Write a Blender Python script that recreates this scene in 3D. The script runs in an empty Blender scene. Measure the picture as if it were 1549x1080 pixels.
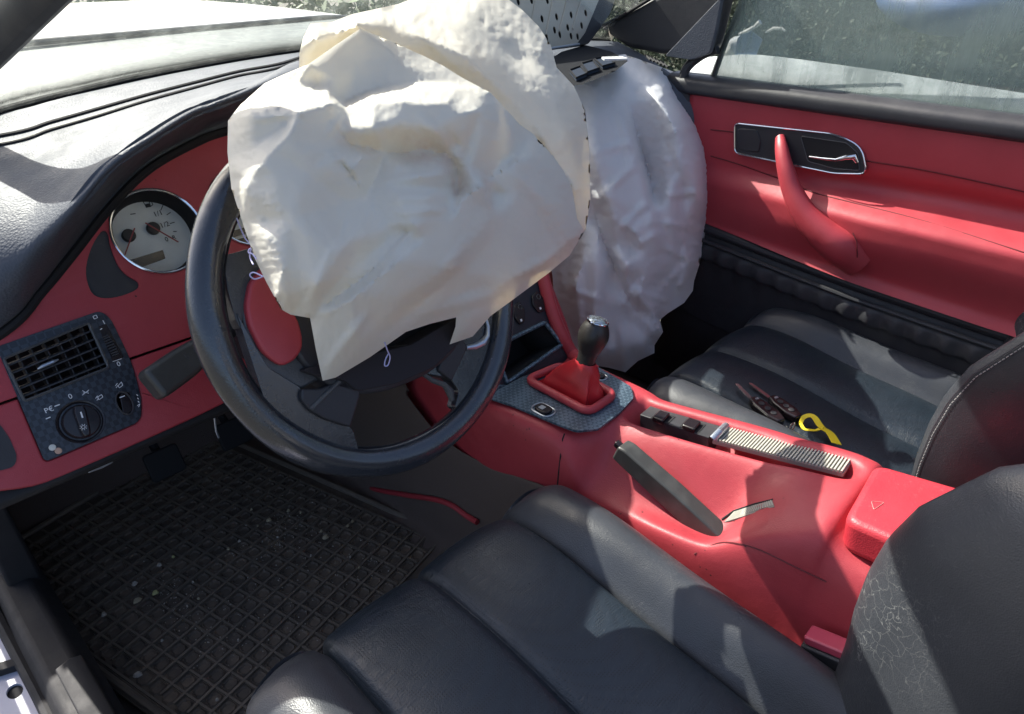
import bpy, math, random
import numpy as np
from mathutils import Vector
from mathutils.geometry import delaunay_2d_cdt
random.seed(4); rng = np.random.default_rng(4)
S = bpy.context.scene
COL = S.collection
V = lambda *a: np.array(a, float)

# ---------------- camera, sky, sun, exposure ----------------
CAM = V(-0.773, -0.591, 1.001); FOC = 1058.7
_y, _p, _r = np.radians([46.16, 30.01, 0.38])
FW = V(math.sin(_y)*math.cos(_p), math.cos(_y)*math.cos(_p), -math.sin(_p))
_R0 = V(math.cos(_y), -math.sin(_y), 0); _U0 = np.cross(_R0, FW)
RT = math.cos(_r)*_R0 + math.sin(_r)*_U0
UPV = -math.sin(_r)*_R0 + math.cos(_r)*_U0
cd = bpy.data.cameras.new('camera'); cam = bpy.data.objects.new('camera', cd); COL.objects.link(cam)
cd.sensor_width = 36; cd.lens = FOC/1549*36; cd.clip_start = 0.02; cd.clip_end = 400
from mathutils import Matrix
cam.matrix_world = Matrix(((RT[0], UPV[0], -FW[0], CAM[0]), (RT[1], UPV[1], -FW[1], CAM[1]), (RT[2], UPV[2], -FW[2], CAM[2]), (0, 0, 0, 1)))
S.camera = cam
SUN = V(-0.05, 0.74, 0.68); SUN /= np.linalg.norm(SUN)
w = bpy.data.worlds.new('World'); S.world = w; w.use_nodes = True
nt = w.node_tree; bg = nt.nodes['Background']; sk = nt.nodes.new('ShaderNodeTexSky')
sk.sky_type = 'NISHITA'; sk.sun_disc = False
sk.sun_elevation = math.asin(SUN[2]); sk.sun_rotation = math.atan2(SUN[0], SUN[1])
nt.links.new(sk.outputs[0], bg.inputs[0]); bg.inputs[1].default_value = 0.12; sk.air_density = .8; sk.dust_density = 4.0
sl = bpy.data.lights.new('sun', 'SUN'); sl.energy = 4.7; sl.angle = math.radians(0.5); sl.color = (1, .95, .87)
so = bpy.data.objects.new('sun', sl); COL.objects.link(so)
so.rotation_euler = Vector(tuple(SUN)).to_track_quat('Z', 'Y').to_euler()
S.view_settings.view_transform = 'Standard'; S.view_settings.look = 'None'; S.view_settings.exposure = 1.42; S.view_settings.gamma = 1

# ---------------- helpers: measuring from the photograph ----------------
def ray(x, y): return FW + RT*(x-774.5)/FOC - UPV*(y-540)/FOC
def at(x, y, ax, v):
    d = ray(x, y); i = 'XYZ'.index(ax); return CAM + d*(v-CAM[i])/d[i]
class Fr:                                   # a plane in the car with its own axes
    def __init__(s, o, ex, ey, ez): s.o, s.x, s.y, s.z = [np.array(q, float) for q in (o, ex, ey, ez)]
    def __call__(s, a, b, c=0): return s.o + s.x*a + s.y*b + s.z*c
    def loc(s, px, py, off=0):
        d = ray(px, py); p = CAM + d*(np.dot(s.o + s.z*off - CAM, s.z)/np.dot(d, s.z)) - s.o
        return np.array([p@s.x, p@s.y])
    def ll(s, pts, off=0): return [tuple(s.loc(a, b, off)) for a, b in pts]
    def at(s, px, py, off=0): a, b = s.loc(px, py, off); return s(a, b, off)
ID = Fr((0,0,0), (1,0,0), (0,1,0), (0,0,1))
WT = math.radians(24.1)
WH = Fr((-.378, -.006, .677), (1,0,0), (0, math.sin(WT), math.cos(WT)), (0, -math.cos(WT), math.sin(WT)))   # steering wheel plane
FA = Fr((0, .245, .484), (1,0,0), (0, .508, .861), (0, -.861, .508))                                          # dashboard fascia plane
ST = Fr((0, .10, .375), (1,0,0), (0, .508, .861), (0, -.861, .508))                                           # centre stack plane
GP = Fr((0, 0, .385), (1,0,0), (0,1,0), (0,0,1))                                                              # gear lever plate
_n = V(0, .125, 1)/math.hypot(.125, 1)
TR = Fr((0, -.1, .38), (1,0,0), (0, _n[2], -_n[1]), _n)                                                       # rear console top plane
DR = Fr((.655, 0, 0), (0,-1,0), (0,0,1), (-1,0,0))                                                            # passenger door plane

# ---------------- helpers: meshes ----------------
def hit(px, py, o, lift=0.0):
    '''the point of surface o seen at a place of the photograph'''
    from mathutils.bvhtree import BVHTree
    k = o.name
    if k not in _BV:
        dg = bpy.context.evaluated_depsgraph_get(); dg.update(); e = o.evaluated_get(dg); me = e.to_mesh(); mw = root_loc(o)
        _BV[k] = BVHTree.FromPolygons([tuple(np.array(v.co)+mw) for v in me.vertices], [tuple(p.vertices) for p in me.polygons])
    d = ray(px, py); d = d/np.linalg.norm(d); r = _BV[k].ray_cast(Vector(tuple(CAM)), Vector(tuple(d)))
    if r[0] is None: return None
    n = np.array(r[1]); n = n if n@d < 0 else -n
    return np.array(r[0]) + n*lift
_BV = {}
class MB:
    def __init__(s): s.v = []; s.f = []
    def add(s, v, f):
        o = len(s.v); s.v += [tuple(map(float, q)) for q in v]; s.f += [tuple(int(i)+o for i in q) for q in f]; return s
    def box(s, fr, c, d):
        P = [fr(c[0]+d[0]/2*i, c[1]+d[1]/2*j, c[2]+d[2]/2*k) for i in (-1,1) for j in (-1,1) for k in (-1,1)]
        return s.add(P, [(0,1,3,2),(4,6,7,5),(0,4,5,1),(2,3,7,6),(0,2,6,4),(1,5,7,3)])
    def prism(s, fr, poly, z0, z1):
        n = len(poly)
        ar = sum(poly[i][0]*poly[(i+1)%n][1]-poly[(i+1)%n][0]*poly[i][1] for i in range(n))
        if ar < 0: poly = poly[::-1]
        P = [fr(a, b, z0) for a, b in poly] + [fr(a, b, z1) for a, b in poly]
        return s.add(P, [tuple(range(n))[::-1], tuple(range(n, 2*n))] + [(i, (i+1)%n, n+(i+1)%n, n+i) for i in range(n)])
    def grid(s, P, cu=False, cv=False, flip=False):
        P = np.asarray(P); n, m = P.shape[:2]; f = []
        for i in range(n if cu else n-1):
            for j in range(m if cv else m-1):
                q = (i*m+j, ((i+1)%n)*m+j, ((i+1)%n)*m+(j+1)%m, i*m+(j+1)%m)
                f.append(q[::-1] if flip else q)
        return s.add(P.reshape(-1, 3), f)
    def tube(s, path, r, n=10, closed=False, flat=1.0, up=None):
        P = np.array(path, float); m = len(P); r = np.full(m, r) if np.isscalar(r) else np.array(r)
        T = np.gradient(P, axis=0) if not closed else np.roll(P, -1, 0)-np.roll(P, 1, 0)
        T /= np.linalg.norm(T, axis=1)[:, None]+1e-12
        N = np.array(up if up is not None else (V(0,0,1) if abs(T[0][2]) < .9 else V(1,0,0)), float)
        rings = []
        for i in range(m):
            N = (N if up is None else np.array(up, float)) - T[i]*np.dot(N if up is None else up, T[i]); N /= np.linalg.norm(N); B = np.cross(T[i], N)
            rings.append([P[i] + r[i]*(math.cos(a)*N*flat + math.sin(a)*B) for a in np.linspace(0, 2*math.pi, n, endpoint=False)])
        s.grid(rings, cu=closed, cv=True, flip=True)
        if not closed:
            o = len(s.v)-m*n
            s.f += [tuple(o+i for i in range(n)), tuple(o+(m-1)*n+i for i in range(n))[::-1]]
        return s
    def lathe(s, fr, prof, n=32, cap=False):
        G = [[fr(r*math.cos(a), r*math.sin(a), z) for a in np.linspace(0, 2*math.pi, n, endpoint=False)] for r, z in prof]
        s.grid(G, cv=True, flip=False); return s
def crom(P, k, closed=False):
    P = np.asarray(P, float); n = len(P); out = []
    for i in range(n if closed else n-1):
        g = (lambda j: P[j % n]) if closed else (lambda j: P[j] if 0 <= j < n else (2*P[0]-P[1] if j < 0 else 2*P[-1]-P[-2]))
        a, b, c, d = g(i-1), g(i), g(i+1), g(i+2)
        for t in np.arange(k)/k:
            out.append(.5*(2*b + (c-a)*t + (2*a-5*b+4*c-d)*t*t + (3*b-a-3*c+d)*t**3))
    if not closed: out.append(P[-1])
    return np.array(out)
def loft(rows, ku, kv): return crom(np.swapaxes(crom(np.swapaxes(crom(rows, ku), 0, 1), kv), 0, 1), 1) if False else np.swapaxes(crom(np.swapaxes(crom(rows, ku), 0, 1), kv), 0, 1)
def rpoly(P, r, k=5):
    P = [np.array(p, float) for p in P]; n = len(P); out = []
    for i in range(n):
        a, b, c = P[i-1], P[i], P[(i+1) % n]; rr = r[i] if hasattr(r, '__len__') else r
        d1, d2 = a-b, c-b; l1, l2 = np.linalg.norm(d1), np.linalg.norm(d2); q = min(rr, l1*.48, l2*.48)
        p, s_ = b+d1/l1*q, b+d2/l2*q
        for t in np.linspace(0, 1, k): out.append(tuple((1-t)**2*p + 2*t*(1-t)*b + t*t*s_))
    return out
def circ(cx, cy, r, n=40, ry=None): return [(cx+r*math.cos(a), cy+(ry or r)*math.sin(a)) for a in np.linspace(0, 2*math.pi, n, endpoint=False)]
def inside(p, poly):
    p = np.asarray(p); x, y = p[..., 0], p[..., 1]; c = np.zeros(x.shape, bool); q = np.asarray(poly); n = len(q)
    for i in range(n):
        (x1, y1), (x2, y2) = q[i-1], q[i]
        if y1 == y2: continue
        c ^= ((y1 > y) != (y2 > y)) & (x < (x2-x1)*(y-y1)/(y2-y1)+x1)
    return c
def cdt(pts, loops, edges=()):
    """constrained triangulation; loops = index loops, first is the outline, the others holes"""
    E = [e for e in edges]
    for L in loops: E += [(L[i-1], L[i]) for i in range(len(L))]
    r = delaunay_2d_cdt([Vector(tuple(p)) for p in pts], E, [], 0, 1e-7)
    vv = np.array([tuple(q) for q in r[0]]); t = np.array([f for f in r[2] if len(f) == 3])
    c = vv[t].mean(1); P = np.asarray(pts)
    k = inside(c, P[loops[0]])
    for L in loops[1:]: k &= ~inside(c, P[L])
    t = t[k]
    a, b, c = vv[t[:, 0]], vv[t[:, 1]], vv[t[:, 2]]
    ar = (b[:, 0]-a[:, 0])*(c[:, 1]-a[:, 1])-(b[:, 1]-a[:, 1])*(c[:, 0]-a[:, 0])
    t[ar < 0] = t[ar < 0][:, ::-1]
    return vv, t
def plate(fr, outline, holes, z0, z1, curve=None, step=None):
    """flat plate with holes, thickness z0..z1; curve(a,b) lifts it"""
    pts = list(outline); loops = [list(range(len(outline)))]
    for h in holes: loops.append(list(range(len(pts), len(pts)+len(h)))); pts += list(h)
    if step:
        O = np.array(outline); g = np.stack(np.meshgrid(np.arange(O[:,0].min(), O[:,0].max(), step), np.arange(O[:,1].min(), O[:,1].max(), step)), -1).reshape(-1, 2)
        k = inside(g, O)
        for h in holes: k &= ~inside(g, h)
        pts += [tuple(q) for q in g[k]]
    vv, t = cdt(pts, loops); c = curve or (lambda a, b: 0)
    n = len(vv); P = [fr(a, b, z1+c(a, b)) for a, b in vv] + [fr(a, b, z0+c(a, b)) for a, b in vv]
    f = [tuple(q) for q in t] + [tuple(q[::-1]+n) for q in t]
    ed = {}
    for q in t:
        for i in range(3):
            e = (q[i], q[(i+1) % 3]); ed[e] = 1
    for a, b in list(ed):
        if (b, a) not in ed: f.append((b, a, a+n, b+n))
    return MB().add(P, f)

def root_loc(o):
    while o.parent: o = o.parent
    return np.array(o.location)
def thing(name, label, cat, loc=(0,0,0), group=None):
    o = bpy.data.objects.new(name, None); COL.objects.link(o); o.location = tuple(loc); o.empty_display_size = .05
    o['label'] = label; o['category'] = cat
    if group: o['group'] = group
    return o
def part(name, mb, m, parent=None, smooth=35, bevel=0, seg=2, sub=0, solid=0, label=None, kind=None, soff=-1):
    me = bpy.data.meshes.new(name); off = root_loc(parent) if parent else V(0,0,0)
    v = np.array(mb.v); loc = V(0,0,0)
    if parent is None: loc = V(v[:,0].mean(), v[:,1].mean(), v[:,2].min()); off = loc
    me.from_pydata([tuple(q) for q in (v-off)], [], mb.f); me.validate(); me.update()
    me.materials.append(m); o = bpy.data.objects.new(name, me); COL.objects.link(o)
    if parent: o.parent = parent
    else: o.location = tuple(loc)
    if smooth:
        me.polygons.foreach_set('use_smooth', [True]*len(me.polygons))
        me.set_sharp_from_angle(angle=math.radians(smooth))
    if solid: q = o.modifiers.new('solid', 'SOLIDIFY'); q.thickness = solid; q.offset = soff
    if bevel: q = o.modifiers.new('bevel', 'BEVEL'); q.width = bevel; q.segments = seg; q.limit_method = 'ANGLE'; q.angle_limit = math.radians(40)
    if sub: q = o.modifiers.new('sub', 'SUBSURF'); q.levels = q.render_levels = sub
    if label: o['label'] = label
    if kind: o['kind'] = kind
    return o
def tag(o, label, cat, group=None):
    o['label'] = label; o['category'] = cat
    if group: o['group'] = group
    return o
def text_mb(s, fr, a, b, c, size, rot=0, ext=.0002, sx=1):
    cu = bpy.data.curves.new('t', 'FONT'); cu.body = s; cu.size = size; cu.extrude = ext; cu.align_x = 'CENTER'; cu.align_y = 'CENTER'; cu.resolution_u = 3
    o = bpy.data.objects.new('t', cu); me = bpy.data.meshes.new_from_object(o)
    mb = MB(); cs, sn = math.cos(rot), math.sin(rot)
    mb.add([fr(a+(v.co.x*sx*cs-v.co.y*sn), b+(v.co.x*sx*sn+v.co.y*cs), c+v.co.z) for v in me.vertices], [tuple(p.vertices) for p in me.polygons])
    bpy.data.objects.remove(o); bpy.data.curves.remove(cu); bpy.data.meshes.remove(me)
    return mb

# ---------------- materials ----------------
class MT:
    def __init__(s, name, col, rough=.5, metal=0, spec=.5):
        s.m = bpy.data.materials.new(name); s.m.use_nodes = True; s.t = s.m.node_tree; s.b = s.t.nodes['Principled BSDF']
        s.b.inputs['Roughness'].default_value = rough; s.b.inputs['Metallic'].default_value = metal; s.b.inputs['Specular IOR Level'].default_value = spec
        s.tc = s.t.nodes.new('ShaderNodeTexCoord').outputs['Object']; s.h = None; s.c = None; s.col = col
        s.b.inputs['Base Color'].default_value = (*col, 1)
    def nd(s, k, **a):
        n = s.t.nodes.new(k)
        for q, v in a.items():
            if q in n.inputs: n.inputs[q].default_value = v
            else: setattr(n, q, v)
        return n
    def lk(s, a, b): s.t.links.new(a, b)
    def noise(s, scale, detail=4, rough=.5, dist=0, stretch=None):
        n = s.nd('ShaderNodeTexNoise', Scale=scale, Detail=detail, Roughness=rough, Distortion=dist)
        if stretch:
            mp = s.nd('ShaderNodeMapping'); mp.inputs['Scale'].default_value = stretch; s.lk(s.tc, mp.inputs[0]); s.lk(mp.outputs[0], n.inputs[0])
        else: s.lk(s.tc, n.inputs[0])
        return n.outputs[0]
    def voro(s, scale, feat='F1', dist=0, rnd=1):
        n = s.nd('ShaderNodeTexVoronoi', Scale=scale, Randomness=rnd); n.feature = feat
        c = s.tc
        if dist:
            nn = s.nd('ShaderNodeTexNoise', Scale=scale*.7, Detail=3); s.lk(s.tc, nn.inputs[0])
            mx = s.nd('ShaderNodeVectorMath'); mx.operation = 'MULTIPLY_ADD'; s.lk(nn.outputs['Color'], mx.inputs[0]); mx.inputs[1].default_value = (dist,)*3; s.lk(s.tc, mx.inputs[2]); c = mx.outputs[0]
        s.lk(c, n.inputs[0]); return n.outputs[0]
    def ramp(s, x, a, b, lo=0., hi=1.):
        n = s.nd('ShaderNodeMapRange'); n.inputs['From Min'].default_value = a; n.inputs['From Max'].default_value = b
        n.inputs['To Min'].default_value = lo; n.inputs['To Max'].default_value = hi; s.lk(x, n.inputs['Value']); return n.outputs[0]
    def mul(s, a, b, op='MULTIPLY'):
        n = s.nd('ShaderNodeMath'); n.operation = op
        for i, q in enumerate((a, b)):
            if hasattr(q, 'links') or hasattr(q, 'is_linked'): s.lk(q, n.inputs[i])
            else: n.inputs[i].default_value = q
        return n.outputs[0]
    def mixc(s, fac, colr):
        n = s.nd('ShaderNodeMix'); n.data_type = 'RGBA'; s.lk(fac, n.inputs[0])
        if s.c is None: n.inputs[6].default_value = (*s.col, 1)
        else: s.lk(s.c, n.inputs[6])
        n.inputs[7].default_value = (*colr, 1); s.c = n.outputs[2]; s.lk(s.c, s.b.inputs['Base Color']); return s
    def bump(s, x, strength, dist=.001):
        n = s.nd('ShaderNodeBump'); n.inputs['Strength'].default_value = strength; n.inputs['Distance'].default_value = dist
        s.lk(x, n.inputs['Height'])
        if s.h: s.lk(s.h, n.inputs['Normal'])
        s.h = n.outputs[0]; s.lk(s.h, s.b.inputs['Normal']); return s
    def rgh(s, x, lo, hi, a=.3, b=.7): s.lk(s.ramp(x, a, b, lo, hi), s.b.inputs['Roughness']); return s
def ball_mask(m, c, r, soft=1.0):       # wear around one place
    n = m.nd('ShaderNodeVectorMath'); n.operation = 'DISTANCE'; m.lk(m.tc, n.inputs[0]); n.inputs[1].default_value = tuple(c)
    return m.ramp(n.outputs['Value'], r, r*(1-soft*.6), 0, 1)

def leather(name, col, rough, grain=650, bump=.35, dust=.12, dustcol=(.30,.29,.27), var=.25, lo=None):
    m = MT(name, col, rough)
    big = m.noise(9, 5, .6); m.mixc(m.ramp(big, .35, .7, 0, var), tuple(min(1, c*1.6+.01) for c in col))
    sp = m.noise(260, 3, .7); pat = m.noise(14, 4, .6)
    m.mixc(m.mul(m.ramp(sp, .60, .75, 0, 1), m.ramp(pat, .4, .65, 0, dust)), dustcol)
    m.rgh(m.noise(22, 5, .65), rough-.07, rough+.12)
    m.bump(m.voro(grain, 'F1', .0008), bump, .0006)
    m.bump(m.noise(38, 4, .55), .12, .004)
    return m
M = {}
red = leather('red_soft_vinyl', (.36, .034, .046), .46, 900, .22, .10, (.5,.25,.22), .2)
red.bump(red.noise(95, 5, .7), .12, .002); red.mixc(red.ramp(red.noise(3.5, 6, .7, 1.), .5, .72, 0, .35), (.50,.10,.11)); sc = red.ramp(red.voro(60, 'F1', .01), .09, .06, 0, 1); pm = red.ramp(red.noise(6, 2), .52, .6, 0, .85); red.mixc(red.mul(sc, pm), (.03, .012, .012))
M['red'] = red.m
M['red_dark'] = leather('red_door_vinyl', (.40, .043, .056), .42, 900, .2, .12, (.45,.25,.25), .22).m
pad = leather('dash_pad_vinyl', (.070, .078, .095), .55, 330, .8, .25, (.16,.16,.17), .3)
pad.b.inputs['Specular IOR Level'].default_value = .25; M['pad'] = pad.m
M['black_leather'] = leather('seat_leather', (.016, .018, .023), .33, 620, .28, .22, (.16,.16,.17), .4).m
sp = leather('perforated_leather', (.013, .020, .029), .34, 620, .3, .22, (.16,.16,.17), .4)
dots = sp.nd('ShaderNodeTexVoronoi', Scale=300., Randomness=0.0); sp.lk(sp.tc, dots.inputs[0]); dd = sp.ramp(dots.outputs[0], .22, .32, 1, 0); sp.mixc(sp.mul(dd, .6), (.004,.004,.005)); sp.bump(sp.ramp(dots.outputs[0], .2, .34, 0, 1), .35, .0005)
fl = sp.noise(60, 6, .7, 1.0, (.35, 2.2, 1)); sp.bump(fl, .28, .004); wv_ = sp.voro(34, 'DISTANCE_TO_EDGE', .06); sp.bump(sp.ramp(wv_, 0, .05, 0, 1), .10, .002)
M['perf'] = sp.m
wl = leather('bolster_leather', (.036, .039, .046), .36, 620, .35, .25, (.17,.17,.18), .4)
cr = wl.voro(60, 'DISTANCE_TO_EDGE', .035); cr2 = wl.voro(140, 'DISTANCE_TO_EDGE', .02)
crk = wl.mul(wl.ramp(cr, .022, .0, 0, 1), wl.ramp(wl.noise(9, 3), .45, .6, 0, 1)); crk2 = wl.mul(wl.ramp(cr2, .05, .0, 0, .7), wl.ramp(wl.noise(17, 3), .5, .62, 0, 1))
CRK = (wl, crk, crk2)
M['bolster'] = wl.m
M['trim'] = leather('black_trim_plastic', (.024, .024, .028), .5, 1100, .2, .3, (.14,.14,.15), .3).m
_rm = leather('wheel_leather', (.018, .021, .028), .19, 700, .14, .2, (.16,.16,.17), .5); _rm.b.inputs['Specular IOR Level'].default_value = .9; _rm.bump(_rm.noise(45, 4, .6, 1.), .10, .002); M['rim'] = _rm.m
gs = leather('grey_spoke_plastic', (.055, .058, .062), .36, 500, .5, .5, (.3,.3,.3), .5); M['spoke'] = gs.m
M['gloss'] = MT('black_gloss_plastic', (.014, .010, .012), .22).m
M['sill'] = leather('sill_black_plastic', (.008, .008, .010), .7, 1100, .2, .25, (.10,.09,.09), .3).m
M['dark'] = MT('dark_plastic', (.008, .008, .010), .8).m
hb = MT('charcoal_grip', (.045, .045, .043), .42); hb.bump(hb.noise(500, 3), .2, .0005); hb.mixc(hb.ramp(hb.noise(30, 5), .5, .75, 0, .5), (.10,.10,.095)); M['grip'] = hb.m
M['chrome'] = MT('chrome', (.75, .76, .78), .12, 1).m
M['satin'] = MT('satin_silver', (.42, .46, .52), .32, .7).m
M['white'] = MT('white_print', (.75, .76, .78), .5).m
M['red_needle'] = MT('needle_red', (.25, .03, .03), .4).m
M['black_print'] = MT('black_print', (.01, .01, .01), .5).m
dl = MT('dial_face', (.62, .64, .60), .5); dl.mixc(dl.ramp(dl.noise(60, 4), .4, .7, 0, .3), (.5,.51,.46)); M['dial'] = dl.m
cf = MT('carbon_weave', (.012, .016, .024), .30)
def weave(m, fr_s, col, c2, scale):
    n = m.nd('ShaderNodeTexChecker', Scale=scale); mp = m.nd('ShaderNodeMapping'); mp.inputs['Rotation'].default_value = fr_s
    m.lk(m.tc, mp.inputs[0]); m.lk(mp.outputs[0], n.inputs[0]); m.mixc(n.outputs['Fac'], c2); m.bump(n.outputs['Fac'], .35, .0006)
weave(cf, (.55, 0, .78), None, (.030, .038, .052), 150); M['carbon'] = cf.m
cp = MT('grey_weave_plate', (.055, .085, .115), .30, .3); weave(cp, (.6, .6, .2), None, (.12, .17, .22), 170); M['gearplate'] = cp.m
def fabric(name, col, tr, wr=1., warm=(.55,.30,.22)):
    m = MT(name, col, .62, 0, .25)
    m.mixc(m.ramp(m.noise(7, 5, .6), .4, .75, 0, .35), tuple(c*.86 for c in col))
    m.bump(m.noise(24, 4, .5, .4), .055*wr, .005)
    a = m.voro(21, 'DISTANCE_TO_EDGE', .05); m.bump(m.ramp(a, 0, .05, 0, 1), .03*wr, .004)
    wv = m.nd('ShaderNodeTexWave', Scale=420., Distortion=0.5); m.lk(m.tc, wv.inputs[0]); m.bump(wv.outputs[0], .06, .0003)
    t = m.nd('ShaderNodeBsdfTranslucent'); t.inputs[0].default_value = (*[min(1, c*q) for c, q in zip(col, (1.06, .98, .80))], 1)
    if m.h: m.lk(m.h, t.inputs['Normal'])
    mx = m.nd('ShaderNodeMixShader'); mx.inputs[0].default_value = tr; m.lk(m.b.outputs[0], mx.inputs[1]); m.lk(t.outputs[0], mx.inputs[2])
    m.lk(mx.outputs[0], m.t.nodes['Material Output'].inputs[0]); return m
fb = fabric('airbag_coated_cloth', (.82, .79, .71), .28, .8)
FB = fb
M['bag'] = fb.m
M['bag2'] = fabric('airbag_soft_cloth', (.88, .88, .91), .28, 1.6).m
cpt = MT('brown_carpet', (.15, .115, .10), .95, 0, .1); cpt.bump(cpt.noise(900, 4, .8), 1, .002); cpt.mixc(cpt.ramp(cpt.noise(420, 3), .55, .75, 0, .3), (.22,.19,.16)); M['carpet'] = cpt.m
rb = MT('rubber_mat', (.15, .125, .10), .5); rb.mixc(rb.ramp(rb.noise(11, 6, .65), .45, .72, 0, .55), (.24, .19, .145)); rb.mixc(rb.mul(rb.ramp(rb.noise(330, 3, .7), .68, .78, 0, .5), rb.ramp(rb.noise(8, 3), .5, .65)), (.20, .17, .13)); rb.bump(rb.noise(400, 4), .4, .001); M['rubber'] = rb.m
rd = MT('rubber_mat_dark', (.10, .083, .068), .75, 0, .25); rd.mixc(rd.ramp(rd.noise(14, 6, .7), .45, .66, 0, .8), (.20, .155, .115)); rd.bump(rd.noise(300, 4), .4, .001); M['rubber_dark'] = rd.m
M['yellow'] = MT('yellow_ribbon', (.72, .55, .02), .5).m
M['steel'] = MT('key_steel', (.5, .5, .5), .25, 1).m
M['ribbed'] = MT('ribbed_grey', (.42, .40, .35), .7, 0, .2).m
pt = MT('white_car_paint', (.66, .67, .65), .25); pt.mixc(pt.ramp(pt.noise(5, 4), .4, .7, 0, .4), (.50,.51,.48)); pt.b.inputs['Coat Weight'].default_value = .5; M['paint'] = pt.m
M['sillpaint'] = MT('lavender_white_paint', (.45, .46, .55), .35).m
cw = MT('dirty_cowl_plastic', (.045, .060, .060), .6); cw.mixc(cw.ramp(cw.noise(30, 8, .7, 1), .42, .62, 0, .9), (.11, .135, .125)); cw.mixc(cw.mul(cw.ramp(cw.noise(90, 5, .8, 2, (1, .35, 1)), .60, .68), .8), (.5, .52, .45)); M['cowl'] = cw.m
pr = MT('pressed_steel', (.44, .41, .35), .45, .45); pr.bump(pr.noise(90, 4), .2, .001); M['pressed'] = pr.m
def glass(name, dust_lo, dust_hi, zc=None, dcol=(.62,.66,.62)):
    m = MT(name, dcol, .7, 0, .2); g = m.nd('ShaderNodeBsdfTransparent'); g.inputs[0].default_value = (.95,.97,.96,1)
    gl = m.nd('ShaderNodeBsdfGlossy'); gl.inputs['Roughness'].default_value = .04; lw = m.nd('ShaderNodeLayerWeight', Blend=.5); fzz = m.mul(m.mul(lw.outputs['Facing'], 5., 'POWER'), .9); fz = m.nd('ShaderNodeMath'); fz.operation = 'ADD'; m.lk(fzz, fz.inputs[0]); fz.inputs[1].default_value = .03
    m1 = m.nd('ShaderNodeMixShader'); m.lk(fz.outputs[0], m1.inputs[0]); m.lk(g.outputs[0], m1.inputs[1]); m.lk(gl.outputs[0], m1.inputs[2])
    t = m.nd('ShaderNodeBsdfTranslucent'); t.inputs[0].default_value = (*dcol, 1)
    d = m.nd('ShaderNodeMixShader'); d.inputs[0].default_value = .5; m.lk(m.b.outputs[0], d.inputs[1]); m.lk(t.outputs[0], d.inputs[2])
    streak = m.noise(34, 6, .8, .2, (1, 1, .05)); drops = m.noise(160, 3, .8, 0); blot = m.noise(7, 5, .6)
    f = m.mul(m.ramp(streak, .45, .75, dust_lo, dust_hi), m.ramp(blot, .3, .7, .6, 1.25))
    f = m.mul(f, m.ramp(drops, .66, .74, 0, .18), 'ADD')
    if zc:
        sx = m.nd('ShaderNodeSeparateXYZ'); m.lk(m.tc, sx.inputs[0]); f = m.mul(f, m.ramp(sx.outputs[2], zc[1], zc[0], 0, .85), 'ADD')
    f = m.mul(f, 0.97, 'MINIMUM')
    m2 = m.nd('ShaderNodeMixShader'); m.lk(f, m2.inputs[0]); m.lk(m1.outputs[0], m2.inputs[1]); m.lk(d.outputs[0], m2.inputs[2])
    m.lk(m2.outputs[0], m.t.nodes['Material Output'].inputs[0]); return m.m
M['windscreen'] = glass('dusty_windscreen_glass', .03, .14)
M['sideglass'] = glass('dusty_side_glass', .42, .66, None, (.30,.36,.33))
M['clear'] = glass('gauge_glass', 0.0, .06)

# ================= car body, glass, outside =================
car = thing('convertible_car', 'white convertible body around the red and black cabin: windscreen, pillars, bonnet and sills', 'car', (0,0,0))
W0 = [at(0,172,'Z',.80), at(120,141,'Z',.812), at(250,112,'Z',.826), at(450,78,'Z',.842)]
WL = np.array([V(-.70,.50,.795), V(*W0[0]), V(*W0[1]), V(*W0[2]), V(*W0[3]), V(.25,.65,.842), V(.48,.585,.836), V(.655,.47,.825)])
WL = crom(WL, 6)
# windscreen: from the base line up and back to the header
def ws(u, t):
    n = len(WL)-1; i = min(int(u*n), n-1); f = u*n-i; b = WL[i]*(1-f)+WL[i+1]*f
    x = -.60+1.19*u; top = V(x, .20-.35*(x/.6)**2*.35, 1.17)
    p = b*(1-t)+top*t; p[2] += .03*math.sin(math.pi*t); return p
Gw = [[ws(u, t) for t in np.linspace(0, 1, 10)] for u in np.linspace(0, 1, 40)]
part('windscreen', MB().grid(Gw), M['windscreen'], car, solid=.004)
part('windscreen_header', MB().tube([ws(u, 1)+V(0,-.01,.005) for u in np.linspace(0,1,20)], .028, 10, up=(0,0,1)), M['trim'], car)
part('header_shade_plate', MB().grid([[ws(u, 1)+V(0,-.16*k,.02+.012*k) for k in (0,.5,1)] for u in np.linspace(0,1,12)]), M['trim'], car, solid=.02)  # unseen plate added behind the header to throw shade on the backrests
# driver side windscreen pillar
pa, pb = at(0,92,'Y',.40), at(95,0,'Y',.26)
dv = (pb-pa); side = np.cross(dv, FW); side /= np.linalg.norm(side)
if side@UPV < 0: side = -side
A0, B0 = pa-dv*1.6, pb+dv*2.2
def pillar(A, B, w, th, nrm):
    d = (B-A)/np.linalg.norm(B-A); n = np.array(nrm, float); n -= d*(n@d); n /= np.linalg.norm(n); s = np.cross(d, n)
    return A, B, d, n, s
pk = MB(); c = .036
pk.tube([A0+side*c, (A0+B0)/2+side*c, B0+side*c], .036, 14, flat=.62, up=tuple(np.cross(side, dv/np.linalg.norm(dv))))
part('windscreen_pillar', pk, M['trim'], car)
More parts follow.
